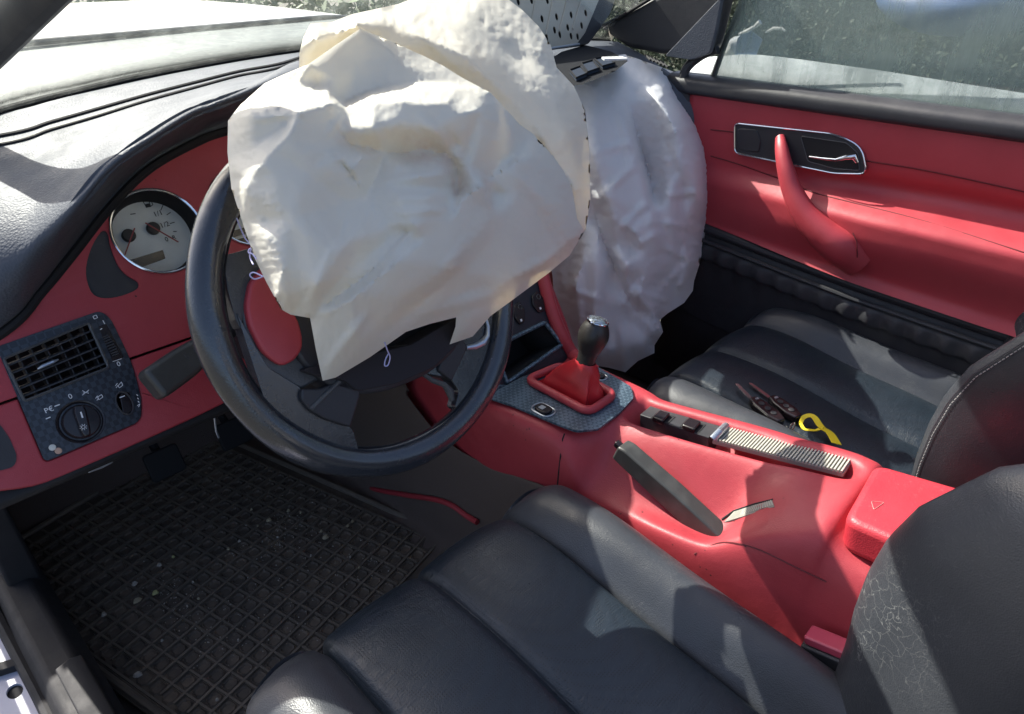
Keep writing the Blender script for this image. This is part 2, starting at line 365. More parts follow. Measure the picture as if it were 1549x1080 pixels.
# passenger side pillar with mirror corner
DX = Fr((.64,0,0), (0,1,0), (0,0,1), (1,0,0))
pp = DX.ll([(906,42),(985,-2),(1040,-34),(1120,-80),(1130,-60),(1094,0),(1084,42),(1076,76),(1048,84),(1000,82),(950,72)])
part('windscreen_pillar', MB().prism(DX, pp, -.004, .05), M['trim'], car, bevel=.012, seg=4)
mc = DX.ll([(1010,84),(1096,-6),(1088,40),(1078,80),(1050,90)])
part('mirror_corner_cover', MB().prism(DX, rpoly(mc, .006), -.012, .0), M['pad'], car, bevel=.003)
part('pillar_edge_seal', MB().tube([DX.at(906,42,-.006), DX.at(945,22,-.006), DX.at(987,-4,-.006)], .004, 8), M['dark'], car)
# cowl and bonnet
cb = [[WL[i]*(1-t)+V(WL[i][0]*1.05, 1.16+.2*WL[i][0]+.02, .845)*t - V(0,0,.012*math.sin(math.pi*t)) for t in np.linspace(0,1,10)] for i in range(len(WL))]
part('cowl_panel', MB().grid(cb), M['cowl'], car, solid=.01)
part('windscreen_base_seal', MB().tube([p+V(0,.004,.002) for p in WL], .006, 8), M['dark'], car)
def hoodp(x, t):
    y0 = 1.16+.2*x; return V(x, y0*(1-t)+2.2*t, .852+.006*math.sin(t*3.1)-.10*max(0,(abs(x)-.38)/.5)**1.6)
part('bonnet', MB().grid([[hoodp(x, t) for t in np.linspace(0,1,14)] for x in np.linspace(-.86,.86,36)]), M['paint'], car, solid=.02, bevel=.004)
for sx in (-1, 1):
    part('front_wing', MB().grid([[hoodp(sx*(.862), t)+V(sx*.14*s, 0, -.02-.12*s**1.6) for t in np.linspace(-.6,1,14)] for s in np.linspace(0,1,8)], flip=sx>0), M['paint'], car, solid=-.01)
wr = [ (at(15,64,'Z',.86)), at(100,55,'Z',.86), at(200,43,'Z',.865), at(330,30,'Z',.865)]
part('bonnet_edge_seal', MB().tube([hoodp(x,0)+V(0,-.012,-.004) for x in np.linspace(-.8,.8,24)], .006, 8), M['trim'], car)
# cabin floor shell: sill, door aperture, toe board, inner sides
part('cabin_floor', MB().box(ID, (0,.1,-.03), (1.52,2.0,.02)), M['carpet'], car)
part('toe_board', MB().prism(Fr((0,0,0),(0,1,0),(0,0,1),(1,0,0)), [(.80,-.02),(1.02,.35),(1.02,.75),(1.06,.75),(1.06,-.02)], -.74, .68), M['carpet'], car)
sillp = [(-.715,-.02),(-.715,.10),(-.735,.125),(-.775,.125),(-.79,.10),(-.79,-.02)]
YS = Fr((0,0,0),(1,0,0),(0,0,1),(0,-1,0))
part('inner_sill', MB().prism(YS, sillp, -1.05, .9), M['sill'], car, bevel=.008, seg=3)
part('kick_panel', MB().prism(YS, [(-.715,-.02),(-.73,.50),(-.765,.50),(-.765,-.02)], -1.05, -.52), M['sill'], car, bevel=.006)
part('tread_plate', MB().prism(YS, [(-.762,.105),(-.762,.132),(-.742,.137),(-.728,.132),(-.724,.118)], -.30, .9), M['sill'], car, bevel=.002)
so_ = plate(Fr((0,0,.09),(1,0,0),(0,1,0),(0,0,1)), [(-.97,-.9),(-.788,-.9),(-.788,1.1),(-.97,1.1)], [circ(-.812,.345,.010,18,.014)], -.08, .0)
part('outer_sill', so_, M['sillpaint'], car)
part('sill_plug', MB().prism(Fr((0,0,.086),(1,0,0),(0,1,0),(0,0,1)), circ(-.812,.345,.0098,18,.0135), -.01,0), M['dark'], car)
part('door_aperture_seal', MB().tube([V(-.80,1.0,.30),V(-.795,.62,.115),V(-.792,.42,.10),V(-.79,.30,.10),V(-.79,-.9,.10)], .009, 8), M['sill'], car)
gw = Fr((0,0,.09),(1,0,0),(0,1,0),(0,0,1))
part('sill_bracket', MB().prism(gw, [(-.845,.415),(-.786,.39),(-.786,.372),(-.845,.395)], 0, .012), M['sill'], car, bevel=.002)
part('rear_bulkhead', MB().box(ID, (0,-.92,.28), (1.4,.04,.6)), M['trim'], car)

GZ = -.30
g = MB().grid([[V(x, y, GZ) for y in np.linspace(-60, 120, 40)] for x in np.linspace(-60, 120, 40)])
gm = MT('wet_leaf_litter_ground', (.06,.055,.045), .9); gm.mixc(gm.ramp(gm.noise(3, 8, .7), .4, .65), (.13,.12,.10)); gm.mixc(gm.ramp(gm.noise(1.2, 5), .5, .7, 0, .8), (.04,.065,.025))
part('ground', g, gm.m, None, kind='structure')
def leafmat(n, c): m = MT(n, c, .7); m.mixc(m.ramp(m.noise(5, 3), .4, .6), tuple(q*1.35 for q in c)); return m.m
def hedge(name, label, n, box, col, size, seed):
    r = np.random.default_rng(seed); mb = MB(); b = np.array(box, float)
    c = b[0]+(b[1]-b[0])*r.random((n, 3)); c[:, 2] = b[0][2]+(b[1][2]-b[0][2])*r.random(n)**1.2*(.7+.3*np.sin(c[:, 1]*2+c[:, 0]*3))
    fl_ = V(.22,1,1) if name == 'hedge' else V(1,1,1)
    a = r.normal(size=(n, 3))*fl_; a /= np.linalg.norm(a, axis=1)[:, None]; q = np.cross(a, r.normal(size=(n, 3))*(V(1,.25,.25) if name == 'hedge' else V(1,1,1))); q /= np.linalg.norm(q, axis=1)[:, None]
    s = size*(.5+r.random(n))[:, None]; v = np.stack([c-a*s, c+q*s*.45, c+a*s, c-q*s*.45], 1).reshape(-1, 3)
    mb.v = [tuple(p) for p in v]; mb.f = [(4*i, 4*i+1, 4*i+2, 4*i+3) for i in range(n)]
    o = part(name, mb, leafmat(name+'_leaves', col), None, smooth=0, kind='stuff'); o['label'] = label; return o
hedge('hedge', 'dark green hedge and undergrowth outside beyond the passenger window', 120000, ((2.6,-1.0,GZ),(3.9,2.8,1.2)), (.020,.034,.014), .012, 1)
hb_ = MB().grid([[V(3.95+.1*math.sin(5*y+z*3), y, z) for z in np.linspace(GZ,1.25,12)] for y in np.linspace(-1.2,3.0,30)])  # dark sheet added behind the leaves, shade of the hedge gaps in its colour
tag(part('hedge_shade_backing', hb_, leafmat('gap_shade_leaves',(.010,.017,.008)), None, solid=.2), 'dark shade bank behind the hedge outside the passenger window', 'backing')
hedge('grass_verge', 'pale green grass and weeds beyond the bonnet', 22000, ((-4,4.2,GZ),(7,9.5,.75)), (.07,.10,.045), .07, 2)
# blue sheet seen blurred at the top right of the side window
tp = at(1470,8,'X',2.5)
G = [[tp+V(.2*math.sin(a)*math.cos(b)+.0, .34*math.cos(a), .10*math.sin(a)*math.sin(b)+.012*math.sin(3*a+1)) for b in np.linspace(0, 2*math.pi, 24, endpoint=False)] for a in np.linspace(.02, math.pi-.02, 16)]
bt = MT('blue_sheet', (.05,.10,.24), .5)
# it lies on a low heap
base = MB().grid(G, cv=True)
tag(part('tarpaulin', base, bt.m), 'blue sheet seen blurred through the dusty passenger window', 'tarpaulin')

# ================= dashboard =================
dash = thing('dashboard', 'red dashboard with black padded top, round white gauges, air vent and light switch', 'dashboard', (0,.30,0))
PADS = 1
# padded top: stations from left to right; each station lip, front, crests, valley, groove, glass line
def stn(pts): return [at(px, py, 'Z', z) if z is not None else p for (px, py, z, p) in pts]
L = lambda px, py, off=0: FA.at(px, py, off)
rows = [
 [L(0,497)+V(-.14,.03,-.06), L(0,484,.03)+V(-.14,.03,-.06), V(-.77,.35,.64), V(-.77,.42,.70), V(-.77,.50,.755), V(-.77,.56,.78), V(-.77,.60,.79)],
 [L(0,497), L(0,488,.018), at(0,415,'Z',.695), at(0,330,'Z',.742), at(0,248,'Z',.775), at(0,212,'Z',.788), at(0,172,'Z',.80)],
 [L(60,435), L(60,427,.018), at(60,360,'Z',.730), at(70,280,'Z',.765), at(75,218,'Z',.787), at(80,190,'Z',.797), at(80,152,'Z',.808)],
 [L(110,375), L(112,361,.018), at(115,310,'Z',.765), at(130,240,'Z',.788), at(145,194,'Z',.800), at(150,170,'Z',.808), at(150,134,'Z',.815)],
 [L(160,312), L(162,297,.018), at(165,255,'Z',.798), at(190,200,'Z',.812), at(215,168,'Z',.818), at(225,148,'Z',.820), at(235,115,'Z',.824)],
 [L(220,252), L(222,240,.018), at(228,212,'Z',.817), at(255,172,'Z',.826), at(290,146,'Z',.828), at(300,128,'Z',.829), at(310,101,'Z',.831)],
 [L(290,212), L(292,200,.018), at(297,170,'Z',.829), at(325,142,'Z',.836), at(355,126,'Z',.835), at(362,112,'Z',.836), at(370,90,'Z',.836)],
 [L(345,192), L(347,178,.018), at(352,150,'Z',.838), at(380,127,'Z',.843), at(410,114,'Z',.841), at(420,101,'Z',.841), at(430,81,'Z',.840)],
]
rows.append([V(-.18,.42,.79), V(-.17,.385,.80), V(-.17,.40,.845), V(-.15,.47,.852), V(-.09,.53,.846), V(-.05,.59,.842), V(.0,.667,.842)])
rows.append([V(-.05,.41,.76), V(-.05,.36,.765), V(-.05,.37,.80), V(-.05,.45,.835), V(.02,.54,.837), V(.05,.60,.839), V(.09,.667,.842)])
rows.append([V(.10,.42,.66), V(.10,.37,.69), V(.10,.37,.73), V(.11,.42,.775), V(.17,.53,.825), V(.19,.60,.83), V(.22,.66,.842)])
rows.append([V(.25,.40,.56), V(.25,.37,.62), V(.25,.36,.69), V(.26,.40,.755), V(.31,.49,.815), V(.33,.56,.825), V(.35,.63,.84)])
rows.append([V(.42,.40,.54), V(.42,.37,.60), V(.42,.35,.68), V(.42,.385,.75), V(.44,.42,.805), V(.46,.50,.82), V(.49,.575,.835)])
rows.append([V(.555,.38,.54), V(.555,.33,.60), V(.555,.30,.68), V(.555,.32,.75), V(.565,.38,.797), V(.58,.43,.815), V(.60,.51,.83)])
rows.append([V(.655,.36,.54), V(.655,.25,.60), V(.655,.215,.68), V(.655,.25,.745), V(.655,.33,.785), V(.655,.39,.808), V(.66,.455,.825)])
G = loft(rows, 8, 8)
part('dash_pad', MB().grid(G, flip=True), M['pad'], dash, smooth=180, solid=.010, soff=PADS)
# dark lip under the pad
part('pad_lip', MB().tube([g[0]+V(0,-.004,-.004) for g in G[:64]], .006, 8, flat=1), M['dark'], dash)
# two grooves along the glass
i1 = 5*8-2
for j, r in ((i1, .0022), (i1+3, .0030)):
    part('defrost_slot', MB().tube([G[k][j]+V(0,0,.0010) for k in range(6, 72)], r, 6), M['dark'], dash)
part('demister_strip', MB().tube([G[k][i1+1]+V(0,0,-.002) for k in range(6, 72)], .004, 8), M['trim'], dash)

# fascia: red sheet with openings
lip = FA.ll([(0,498),(60,439),(110,380),(160,317),(220,257),(290,216),(345,196)])
lip = [(a, b+.012) for a, b in lip]
fout = [(-.76,.10)] + [tuple(q) for q in crom(lip, 4)] + [(-.20,.36),(-.10,.33),(-.10,-.005),(-.30,-.005),(-.411,-.010)]
g1c = (-.4605,.2265); g2c = (-.330,.230)
vent_out = rpoly(FA.ll([(-6,525),(151,470),(167,482),(199,548),(214,605),(213,637),(68,699)]), [.006,.008,.008,.02,.01,.01,.006], 6)
leaf = FA.ll([(153,350),(163,352),(167,372),(178,400),(192,416),(208,426),(207,437),(185,447),(160,451),(142,446),(133,430),(130,405),(138,375)])
leafc = [tuple(q) for q in crom(leaf, 3, True)]

up = [(-.76,.0825)] + fout[0:1] + fout[1:-3] + [(-.10,.0825)]
up = [(-.76,.0825)] + [tuple(q) for q in crom(lip, 4)] + [(-.20,.36),(-.10,.33),(-.10,.0825)]
part('fascia', plate(FA, up, [circ(*g1c,.0555,44), circ(*g2c,.0555,44), leafc, vent_out], -.008, 0, None, .03), M['red'], dash, bevel=.0015)
low = rpoly([(-.76,.0795),(-.10,.0795),(-.10,-.004),(-.411,-.010),(-.492,-.018),(-.624,-.022),(-.700,-.023),(-.76,-.002)], [0,0,0,.01,.05,.05,.02,.02], 4)
part('lower_fascia', plate(FA, low, [vent_out], -.035, 0), M['red'], dash, bevel=.005, seg=3)
part('fascia_backing', MB().prism(FA, [(-.74,.0),(-.74,.12),(-.56,.25),(-.30,.36),(-.11,.33),(-.11,.0)], -.075, -.070), M['dark'], dash)
dc = Fr(FA(0,0), FA.x, FA.y, FA.z)
part('coin_recess', MB().prism(FA, rpoly(FA.ll([(-14,640),(0,642),(14,662),(26,690),(22,706),(0,712),(-14,712)]), .006), 0, .0012), M['trim'], dash, label='dark oval panel at the left end of the red fascia')
part('leaf_insert', MB().prism(FA, leafc, -.006, -.003), M['trim'], dash)
# gauges: bezel, well, dial, needles
def gauge(cx, cy, r, small):
    g = part('gauge', MB().lathe(Fr(FA(cx,cy), FA.x, FA.y, FA.z), [(r,.001),(r-.0035,-.004),(r-.006,-.030),(r-.006,-.034)], 48), M['dark'], dash)
    part('bezel', MB().tube([FA(a,b,.0015) for a,b in circ(cx,cy,r,48)], .0018, 8, closed=True, up=FA.z), M['chrome'], g)
    part('dial_face', MB().prism(FA, circ(cx,cy,r-.006,48), -.036, -.033), M['dial'], g)
    return g
g1 = gauge(*g1c, .0565, 1)
Z1 = -.0325
D = lambda x, y: FA.loc(x, y, Z1)
def line(pts, wd, z, z1=None):
    mb = MB()
    for (a, b) in pts:
        a, b = np.array(a), np.array(b); d = (b-a)/np.linalg.norm(b-a); n = V(-d[1], d[0])*wd/2
        mb.prism(FA, [tuple(a-n), tuple(b-n), tuple(b+n), tuple(a+n)], z, z1 or z+.0004)
    return mb
tk = line([(D(243,318),D(247,309)),(D(252,325),D(258,321)),(D(257,338),D(264,336)),(D(262,350),D(267,350)),(D(197,324),D(205,323))], .0011, Z1)
part('tick_marks', tk, M['black_print'], g1, kind='stuff')
fu1 = text_mb('1/1', FA, *D(239,323), Z1+.0001, .010, .05); fu2 = text_mb('1/2', FA, *D(249,340), Z1+.0001, .010, .05); fu3 = text_mb('0', FA, *D(252,362), Z1+.0001, .009)
fu4 = text_mb('R', FA, *D(263,359), Z1+.0001, .008)
tt = MB()
for q in (fu1, fu2, fu3, fu4): tt.add(q.v, q.f)
fx, fy = D(223,308)
tt.prism(FA, [(fx-.004,fy-.005),(fx+.003,fy-.005),(fx+.003,fy+.0),(fx-.004,fy+.0)], Z1, Z1+.0003)
for p in (((-.004,0),(-.004,.005)),((-.004,.005),(.003,.005)),((.003,.005),(.003,0)),((.003,-.004),(.006,-.003)),((.006,-.003),(.006,.004))):
    q = line([((fx+p[0][0],fy+p[0][1]),(fx+p[1][0],fy+p[1][1]))], .0009, Z1); tt.add(q.v, q.f)
part('dial_print', tt, M['black_print'], g1, smooth=0)
part('trip_display', MB().prism(FA, rpoly([D(197,393),D(246,378),D(250,391),D(203,408)], .001), Z1, Z1+.0008), M['gloss'], g1)
for hx, hy, r, n0, n1 in ((231,346,.0085,(218,339),(268,368)), (194,357,.0085,(202,347),(187,388))):
    c = D(hx, hy); part('needle_hub', MB().lathe(Fr(FA(*c,Z1), FA.x, FA.y, FA.z), [(r,0),(r,.005),(r-.001,.006),(0.0001,.006)], 24), M['black_print'], g1)
    part('needle', line([(D(*n0), D(*n1))], .0016, Z1+.0062, Z1+.0072), M['red_needle'], g1)
g2 = gauge(*g2c, .0565, 0)
D2 = lambda x, y: FA.loc(x, y, Z1)
part('trip_display', MB().prism(FA, rpoly([D2(343,352),D2(400,335),D2(403,344),D2(346,361)], .001), Z1, Z1+.0008), M['gloss'], g2)
part('trip_display', MB().prism(FA, rpoly([D2(343,367),D2(400,350),D2(403,359),D2(346,375)], .001), Z1, Z1+.0008), M['gloss'], g2)
# air vent and switch panel
vp_in = FA.ll([(5,543),(133,489),(164,556),(37,607)])
whl = FA.ll([(150,495),(157,492),(184,540),(176,545)])
knc = FA.loc(122,638); rockc = FA.loc(188,610)
vent = part('vent_panel', plate(FA, rpoly(FA.ll([(-6,525),(151,470),(167,482),(199,548),(214,605),(213,637),(68,699)]), [.006,.008,.008,.02,.01,.01,.006], 6), [vp_in, circ(*rockc,.0075,20,.0135)], -.01, .002), M['carbon'], dash, bevel=.0012)
part('vent_duct', MB().prism(FA, [(-.685,.065),(-.685,.135),(-.577,.145),(-.577,.07)], -.065, -.060), M['dark'], vent)
a, b, c_, d_ = [np.array(q) for q in vp_in]
part('grille_frame', MB().tube([FA(*q, .003) for q in rpoly([a,b,c_,d_], .003, 4)], .0018, 6, closed=True, up=FA.z), M['spoke'], vent)
for i in range(1, 6):                                  # horizontal slats
    t = i/5.5; p, q = a*(1-t)+d_*t, b*(1-t)+c_*t; dr = (q-p)/np.linalg.norm(q-p); nn = V(-dr[1], dr[0])
    mb = MB(); P = [FA(*p, -.001), FA(*q, -.001), FA(*(q+nn*.003), -.016), FA(*(p+nn*.003), -.016)]; P2 = [k+FA.y*.0018 for k in P]
    mb.add(P+P2, [(0,1,2,3),(7,6,5,4),(0,4,5,1),(1,5,6,2),(2,6,7,3),(3,7,4,0)])
    part('slat', mb, M['trim'], vent)
for i in range(1, 7):
    t = i/6.5; p, q = a*(1-t)+b*t, d_*(1-t)+c_*t; dr = (q-p)/np.linalg.norm(q-p)
    mb = MB(); P = [FA(*p,-.006), FA(*q,-.006), FA(*q,-.030), FA(*p,-.030)]; P2 = [k+FA.x*.0013 for k in P]
    mb.add(P+P2, [(0,1,2,3),(7,6,5,4),(0,4,5,1),(1,5,6,2),(2,6,7,3),(3,7,4,0)])
    part('vane', mb, M['trim'], vent)
tp_ = FA.loc(72,552)
part('vent_tab', MB().tube([FA(*(tp_+V(-.011,-.001)), .003), FA(*(tp_+V(-.006,-.0)), .006), FA(*(tp_+V(.006,.001)), .006), FA(*(tp_+V(.012,.002)), .002)], [.0012,.0022,.0022,.001], 8), M['satin'], vent)
part('thumbwheel_slot', MB().prism(FA, rpoly(FA.ll([(148,494),(160,490),(187,541),(170,547)]), .002), .002, .0028), M['gloss'], vent)
wc = FA.loc(166,523)
tw = MB(); ax = (np.array(FA.loc(152,494))-np.array(FA.loc(180,543))); ax /= np.linalg.norm(ax); pe = V(ax[1], -ax[0])
for k in range(13):
    an = -1.15+k*2.3/12; cc = wc+ax*math.sin(an)*.018
    zz = -.007+.0125*math.cos(an)
    tw.box(Fr(FA(*cc, zz), FA.x*pe[0]+FA.y*pe[1], FA.x*ax[0]+FA.y*ax[1], FA.z), (0,0,0), (.008,.0016,.004))
part('thumbwheel', tw, M['trim'], vent)
part('slot_outline', line([(FA.loc(155,485),FA.loc(163,500)),(FA.loc(175,527),FA.loc(183,543)),(FA.loc(183,543),FA.loc(170,547))], .0008, .0022), M['white'], vent, kind='stuff')
KF = Fr(FA(*knc, .002), FA.x, FA.y, FA.z)
part('light_switch_dish', MB().lathe(KF, [(.026,.0),(.0255,.0012),(.0235,.001),(.021,-.001),(.0001,-.001)], 40), M['gloss'], vent)
kn = part('light_switch_knob', MB().lathe(KF, [(.0205,.000),(.020,.006),(.0185,.008),(.0001,.0085)], 40), M['gloss'], vent)
kd = FA.loc(127,663)-FA.loc(114,618); kd /= np.linalg.norm(kd); kp = V(kd[1], -kd[0])
hd = [tuple(kd*s_*.019+kp*w_) for s_, w_ in ((-1,-.005),(-.6,-.0062),(.6,-.005),(1,-.0035),(1,.0035),(.6,.005),(-.6,.0062),(-1,.005))]
part('light_switch_handle', MB().prism(KF, hd, .008, .019), M['gloss'], vent, bevel=.002, seg=3)
part('switch_rocker', MB().prism(FA, rpoly(FA.ll([(180,597),(195,592),(201,622),(186,630)]), .004), -.006, .003), M['gloss'], vent, bevel=.001)
part('rocker_ring', MB().tube([FA(a_,b_,.0025) for a_,b_ in circ(*rockc,.0085,28,.0150)], .0011, 6, closed=True, up=FA.z), M['trim'], vent)
pz = .0024; pr_ = MB()
def addt(mb, s_, px, py, size, rot=0., z=pz, sx=1):
    q = text_mb(s_, FA, *FA.loc(px, py), z, size, rot, sx=sx); mb.add(q.v, q.f)
def addl(mb, pts, wd=.0007, z=pz):
    for i in range(len(pts)-1):
        q = line([(FA.loc(*pts[i]), FA.loc(*pts[i+1]))], wd, z); mb.add(q.v, q.f)
addt(pr_, 'P\u20ac', 74, 620, .0085); addt(pr_, '0', 106, 600, .0085); addt(pr_, '0', 179, 551, .0085)
addl(pr_, [(82,615),(90,612)], .0012); addl(pr_, [(69,634),(76,631)], .0012)
addl(pr_, [(124,598),(129,594),(124,591)]); addl(pr_, [(134,595),(129,594),(134,590)]); addl(pr_, [(125,595),(133,592)])
addl(pr_, [(147,601),(153,597),(155,601),(149,605),(147,601)]); addl(pr_, [(144,603),(147,599)]); addl(pr_, [(146,606),(149,602)])
addl(pr_, [(178,584),(183,578),(185,583),(180,587),(178,584)]); addl(pr_, [(174,584),(177,580)]); addl(pr_, [(175,587),(178,583)])
addl(pr_, [(140,479),(145,477),(147,481),(142,483),(140,479)])
addl(pr_, [(180,602),(188,599)], .0012, .0034)
for k, (qx, qy) in enumerate(((206,597),(207,602),(208,607))): addl(pr_, [(qx,qy),(qx+2,qy+2)], .001)
addl(pr_, [(207,614),(211,611),(209,616)]); addl(pr_, [(150,500),(153,498)], .001, .006)
part('panel_symbols', pr_, M['white'], vent, smooth=0, kind='stuff')
ks = MB(); addl(ks, [(118,625),(121,634)], .0016, .0215); c5 = FA.loc(126,646,.0215)
ks.tube([FA(a_,b_,.0215) for a_,b_ in circ(*c5,.0018,12)], .0003, 5, closed=True, up=FA.z)
for k in range(8):
    an = k*math.pi/4; q = line([(c5+V(math.cos(an),math.sin(an))*.0026, c5+V(math.cos(an),math.sin(an))*.0038)], .0006, .0212); ks.add(q.v, q.f)
part('knob_symbols', ks, M['white'], kn, smooth=0) if False else part('knob_symbols', ks, M['white'], vent, smooth=0)
for (qx, qy), mm in (((79,677),M['dial']), ((88,682), MT('amber_lens',(.55,.35,.25),.3).m)):
    part('indicator_lens', MB().lathe(Fr(FA(*FA.loc(qx,qy),.002), FA.x, FA.y, FA.z), [(.0038,0),(.0034,.0012),(.0001,.0016)], 16), mm, vent)
# under-dash pieces
part('knee_panel', MB().grid([[V(x, y, z) for y, z in ((.235,.455),(.33,.47),(.5,.45),(.8,.45))] for x in np.linspace(-.76,-.12,6)], flip=True), M['dark'], dash, solid=.01)
part('column_cover', MB().tube([V(-.378,.02,.655), V(-.378,.12,.60), V(-.378,.30,.52)], [.040,.052,.055], 16), M['trim'], dash)
part('relay_bracket', MB().tube([at(*q,'Y',.26) for q in ((122,708),(132,702),(150,697),(166,690),(168,698),(152,706),(135,712))], .003, 6, closed=True), M['satin'], dash)
part('hanging_wire', MB().tube([at(*q,'Y',.34) for q in ((322,618),(325,635),(327,652),(331,662))], .0016, 6), M['satin'], dash)

# passenger side of the dashboard
part('passenger_fascia', MB().grid([[V(x, y, z) for y, z in ((.42,.12),(.40,.30),(.40,.45),(.405,.56),(.40,.64))] for x in np.linspace(.10,.655,6)]), M['red'], dash, solid=.01)
VF = Fr(tuple(at(990,84,'Z',.806)), (0.8,-.6,0), (.58,.78,.25), (0,-.3,.954)); VF.y = np.cross(VF.z, VF.x)
for k in range(6):
    p0 = at(976+5.2*k, 83+2.2*k, 'Z', .812-.0035*k); p1 = at(984+5.2*k, 91+2.2*k, 'Z', .808-.0035*k)
    part('side_vent_slot', MB().tube([p0, p1], .0024, 6), M['dark'], dash)

# ================= steering wheel =================
sw = thing('steering_wheel', 'black leather steering wheel with grey spokes and a burst red hub cover', 'steering wheel', tuple(WH.o))
Rm, rm = .1785, .0160
an = np.linspace(0, 2*math.pi, 160, endpoint=False)
part('rim', MB().tube([WH(Rm*math.cos(a), Rm*math.sin(a), 0) for a in an], [rm*(1+.07*math.cos(4*a+.4)**2) for a in an], 24, closed=True, up=WH.z), M['rim'], sw)
part('rim_stitching', MB().tube([WH((Rm-rm-.0004)*math.cos(a), (Rm-rm-.0004)*math.sin(a), .004) for a in an], .0009, 5, closed=True, up=WH.z), M['dark'], sw)
P = lambda pts, off=0: WH.ll(pts, off)
hubp = rpoly([(-.112,.07),(-.115,-.03),(-.085,-.078),(-.04,-.098),(.03,-.102),(.083,-.085),(.108,-.045),(.112,.06),(.06,.10),(-.06,.10)], .03, 6)
part('hub_tray', plate(WH, hubp, [rpoly([(-.085,.055),(-.085,-.055),(.08,-.065),(.085,.055)], .02, 5)], -.03, .012), M['trim'], sw, bevel=.004, seg=3)
part('airbag_cavity', MB().prism(WH, rpoly([(-.088,.06),(-.088,-.06),(.083,-.068),(.088,.06)], .02, 5), -.03, -.024), M['dark'], sw)
# lower edge of hub padding
part('hub_lower_pad', MB().prism(WH, rpoly(P([(455,560),(500,545),(560,535),(620,522),(690,480),(735,450),(720,490),(690,522),(655,556),(600,580),(540,592),(520,575),(490,572)], .014), .006), -.02, .016), MT('hub_inner_cloth',(.016,.014,.018),.8).m, sw, bevel=.006, seg=3)
part('hub_cover', MB().prism(WH, rpoly(P([(398,402),(378,428),(372,462),(377,492),(396,530),(412,545),(428,554),(446,545),(458,528),(458,508),(452,485),(438,462),(425,430)], .012), .005, 4), .002, .013), M['red_dark'], sw, bevel=.006, seg=4, label='burst red leather piece of the hub cover')
part('cover_surround', MB().prism(WH, rpoly(P([(398,394),(372,425),(362,465),(366,500),(398,558),(452,590),(478,575),(500,572),(495,540),(470,500),(450,450),(420,415)]), .006), -.012, .004), M['spoke'], sw, bevel=.003, seg=3)
part('spoke', MB().prism(WH, rpoly(P([(333,388),(350,384),(385,374),(400,392),(392,408),(374,430),(366,465),(360,500),(352,485),(340,440)], -.004), .003), -.014, .004), M['spoke'], sw, bevel=.005, seg=3, label='grey upper left spoke')
part('spoke', MB().prism(WH, rpoly(P([(352,470),(368,500),(400,556),(452,588),(456,606),(528,648),(540,690),(470,680),(400,620)], -.002), .006), -.012, .006), M['rim'], sw, bevel=.006, seg=3, label='leather covered lower left spoke')
part('spoke_cover', MB().prism(WH, rpoly(P([(454,588),(482,588),(512,575),(542,571),(542,600),(528,646),(490,634),(466,620),(453,604)], .008), .003), .0, .012), M['trim'], sw, bevel=.004, seg=3)
part('cover_ridge', MB().tube([WH.at(513,577,.013), WH.at(470,619,.012)], .0022, 8), M['spoke'], sw)
part('spoke', MB().prism(WH, rpoly(P([(640,566),(700,508),(742,440),(765,440),(768,500),(730,575),(695,622),(684,616),(690,592),(676,572)], -.002), .004), -.014, .004), M['rim'], sw, bevel=.006, seg=3, label='leather covered lower right spoke')
part('spoke_cover', MB().prism(WH, rpoly(P([(668,536),(694,503),(706,526),(682,577),(662,560)], .006), .003), .0, .008), M['trim'], sw, bevel=.003, seg=3)
part('spoke_inlay', MB().tube([WH.at(*q, .006) for q in ((640,566),(655,576),(672,582),(680,592),(684,606))], [.0025,.003,.0035,.005,.003], 8), M['spoke'], sw)
part('silver_inlay', MB().tube([WH.at(*q, .006) for q in ((705,526),(718,524),(730,518),(737,508),(738,494),(735,482))], [.0028,.0042,.0048,.0035,.0025,.002], 10), M['satin'], sw)
part('spoke', MB().prism(WH, rpoly(P([(735,480),(720,440),(740,400),(775,400),(772,450),(764,480)], -.004), .004), -.014, .002), M['spoke'], sw, bevel=.004, label='grey upper right spoke')
part('inner_bracket', MB().prism(WH, rpoly(P([(414,568),(452,588),(440,612),(444,640),(428,636),(414,622)], -.03), .003), -.045, -.03), M['trim'], sw, bevel=.002)

stk = thing('indicator_stalk', 'chunky black indicator and wiper stalk behind the left of the steering wheel', 'stalk', tuple(FA.at(300,520,.07)))
e0, e1 = FA.at(244,574,.085), FA.at(330,510,.07)
d = e1-e0; Ln = np.linalg.norm(d); d /= Ln; zz = FA.z-d*(FA.z@d); zz /= np.linalg.norm(zz); yy = np.cross(zz, d)
SF = Fr(tuple(e0), tuple(d), tuple(yy), tuple(zz))
part('stalk_lever', MB().prism(SF, rpoly([(-.017,-.019),(.03,-.020),(Ln,-.013),(Ln,.013),(.03,.020),(-.015,.021)], .008), -.015, .015), M['grip'], stk, bevel=.008, seg=4)
part('stalk_root', MB().tube([e1-d*.004, e1+d*.08+V(0,.05,-.02)], .016, 12), M['trim'], stk)
sy = MB()
for s_, a_, b_, z_ in (('(|', .035, .006, .0152), ('o', .048, .005, .0152), ('//', .052,-.004,.0132)):
    q = text_mb(s_, SF, a_, b_, z_, .009); sy.add(q.v, q.f)
part('stalk_symbols', sy, M['spoke'], stk, smooth=0)

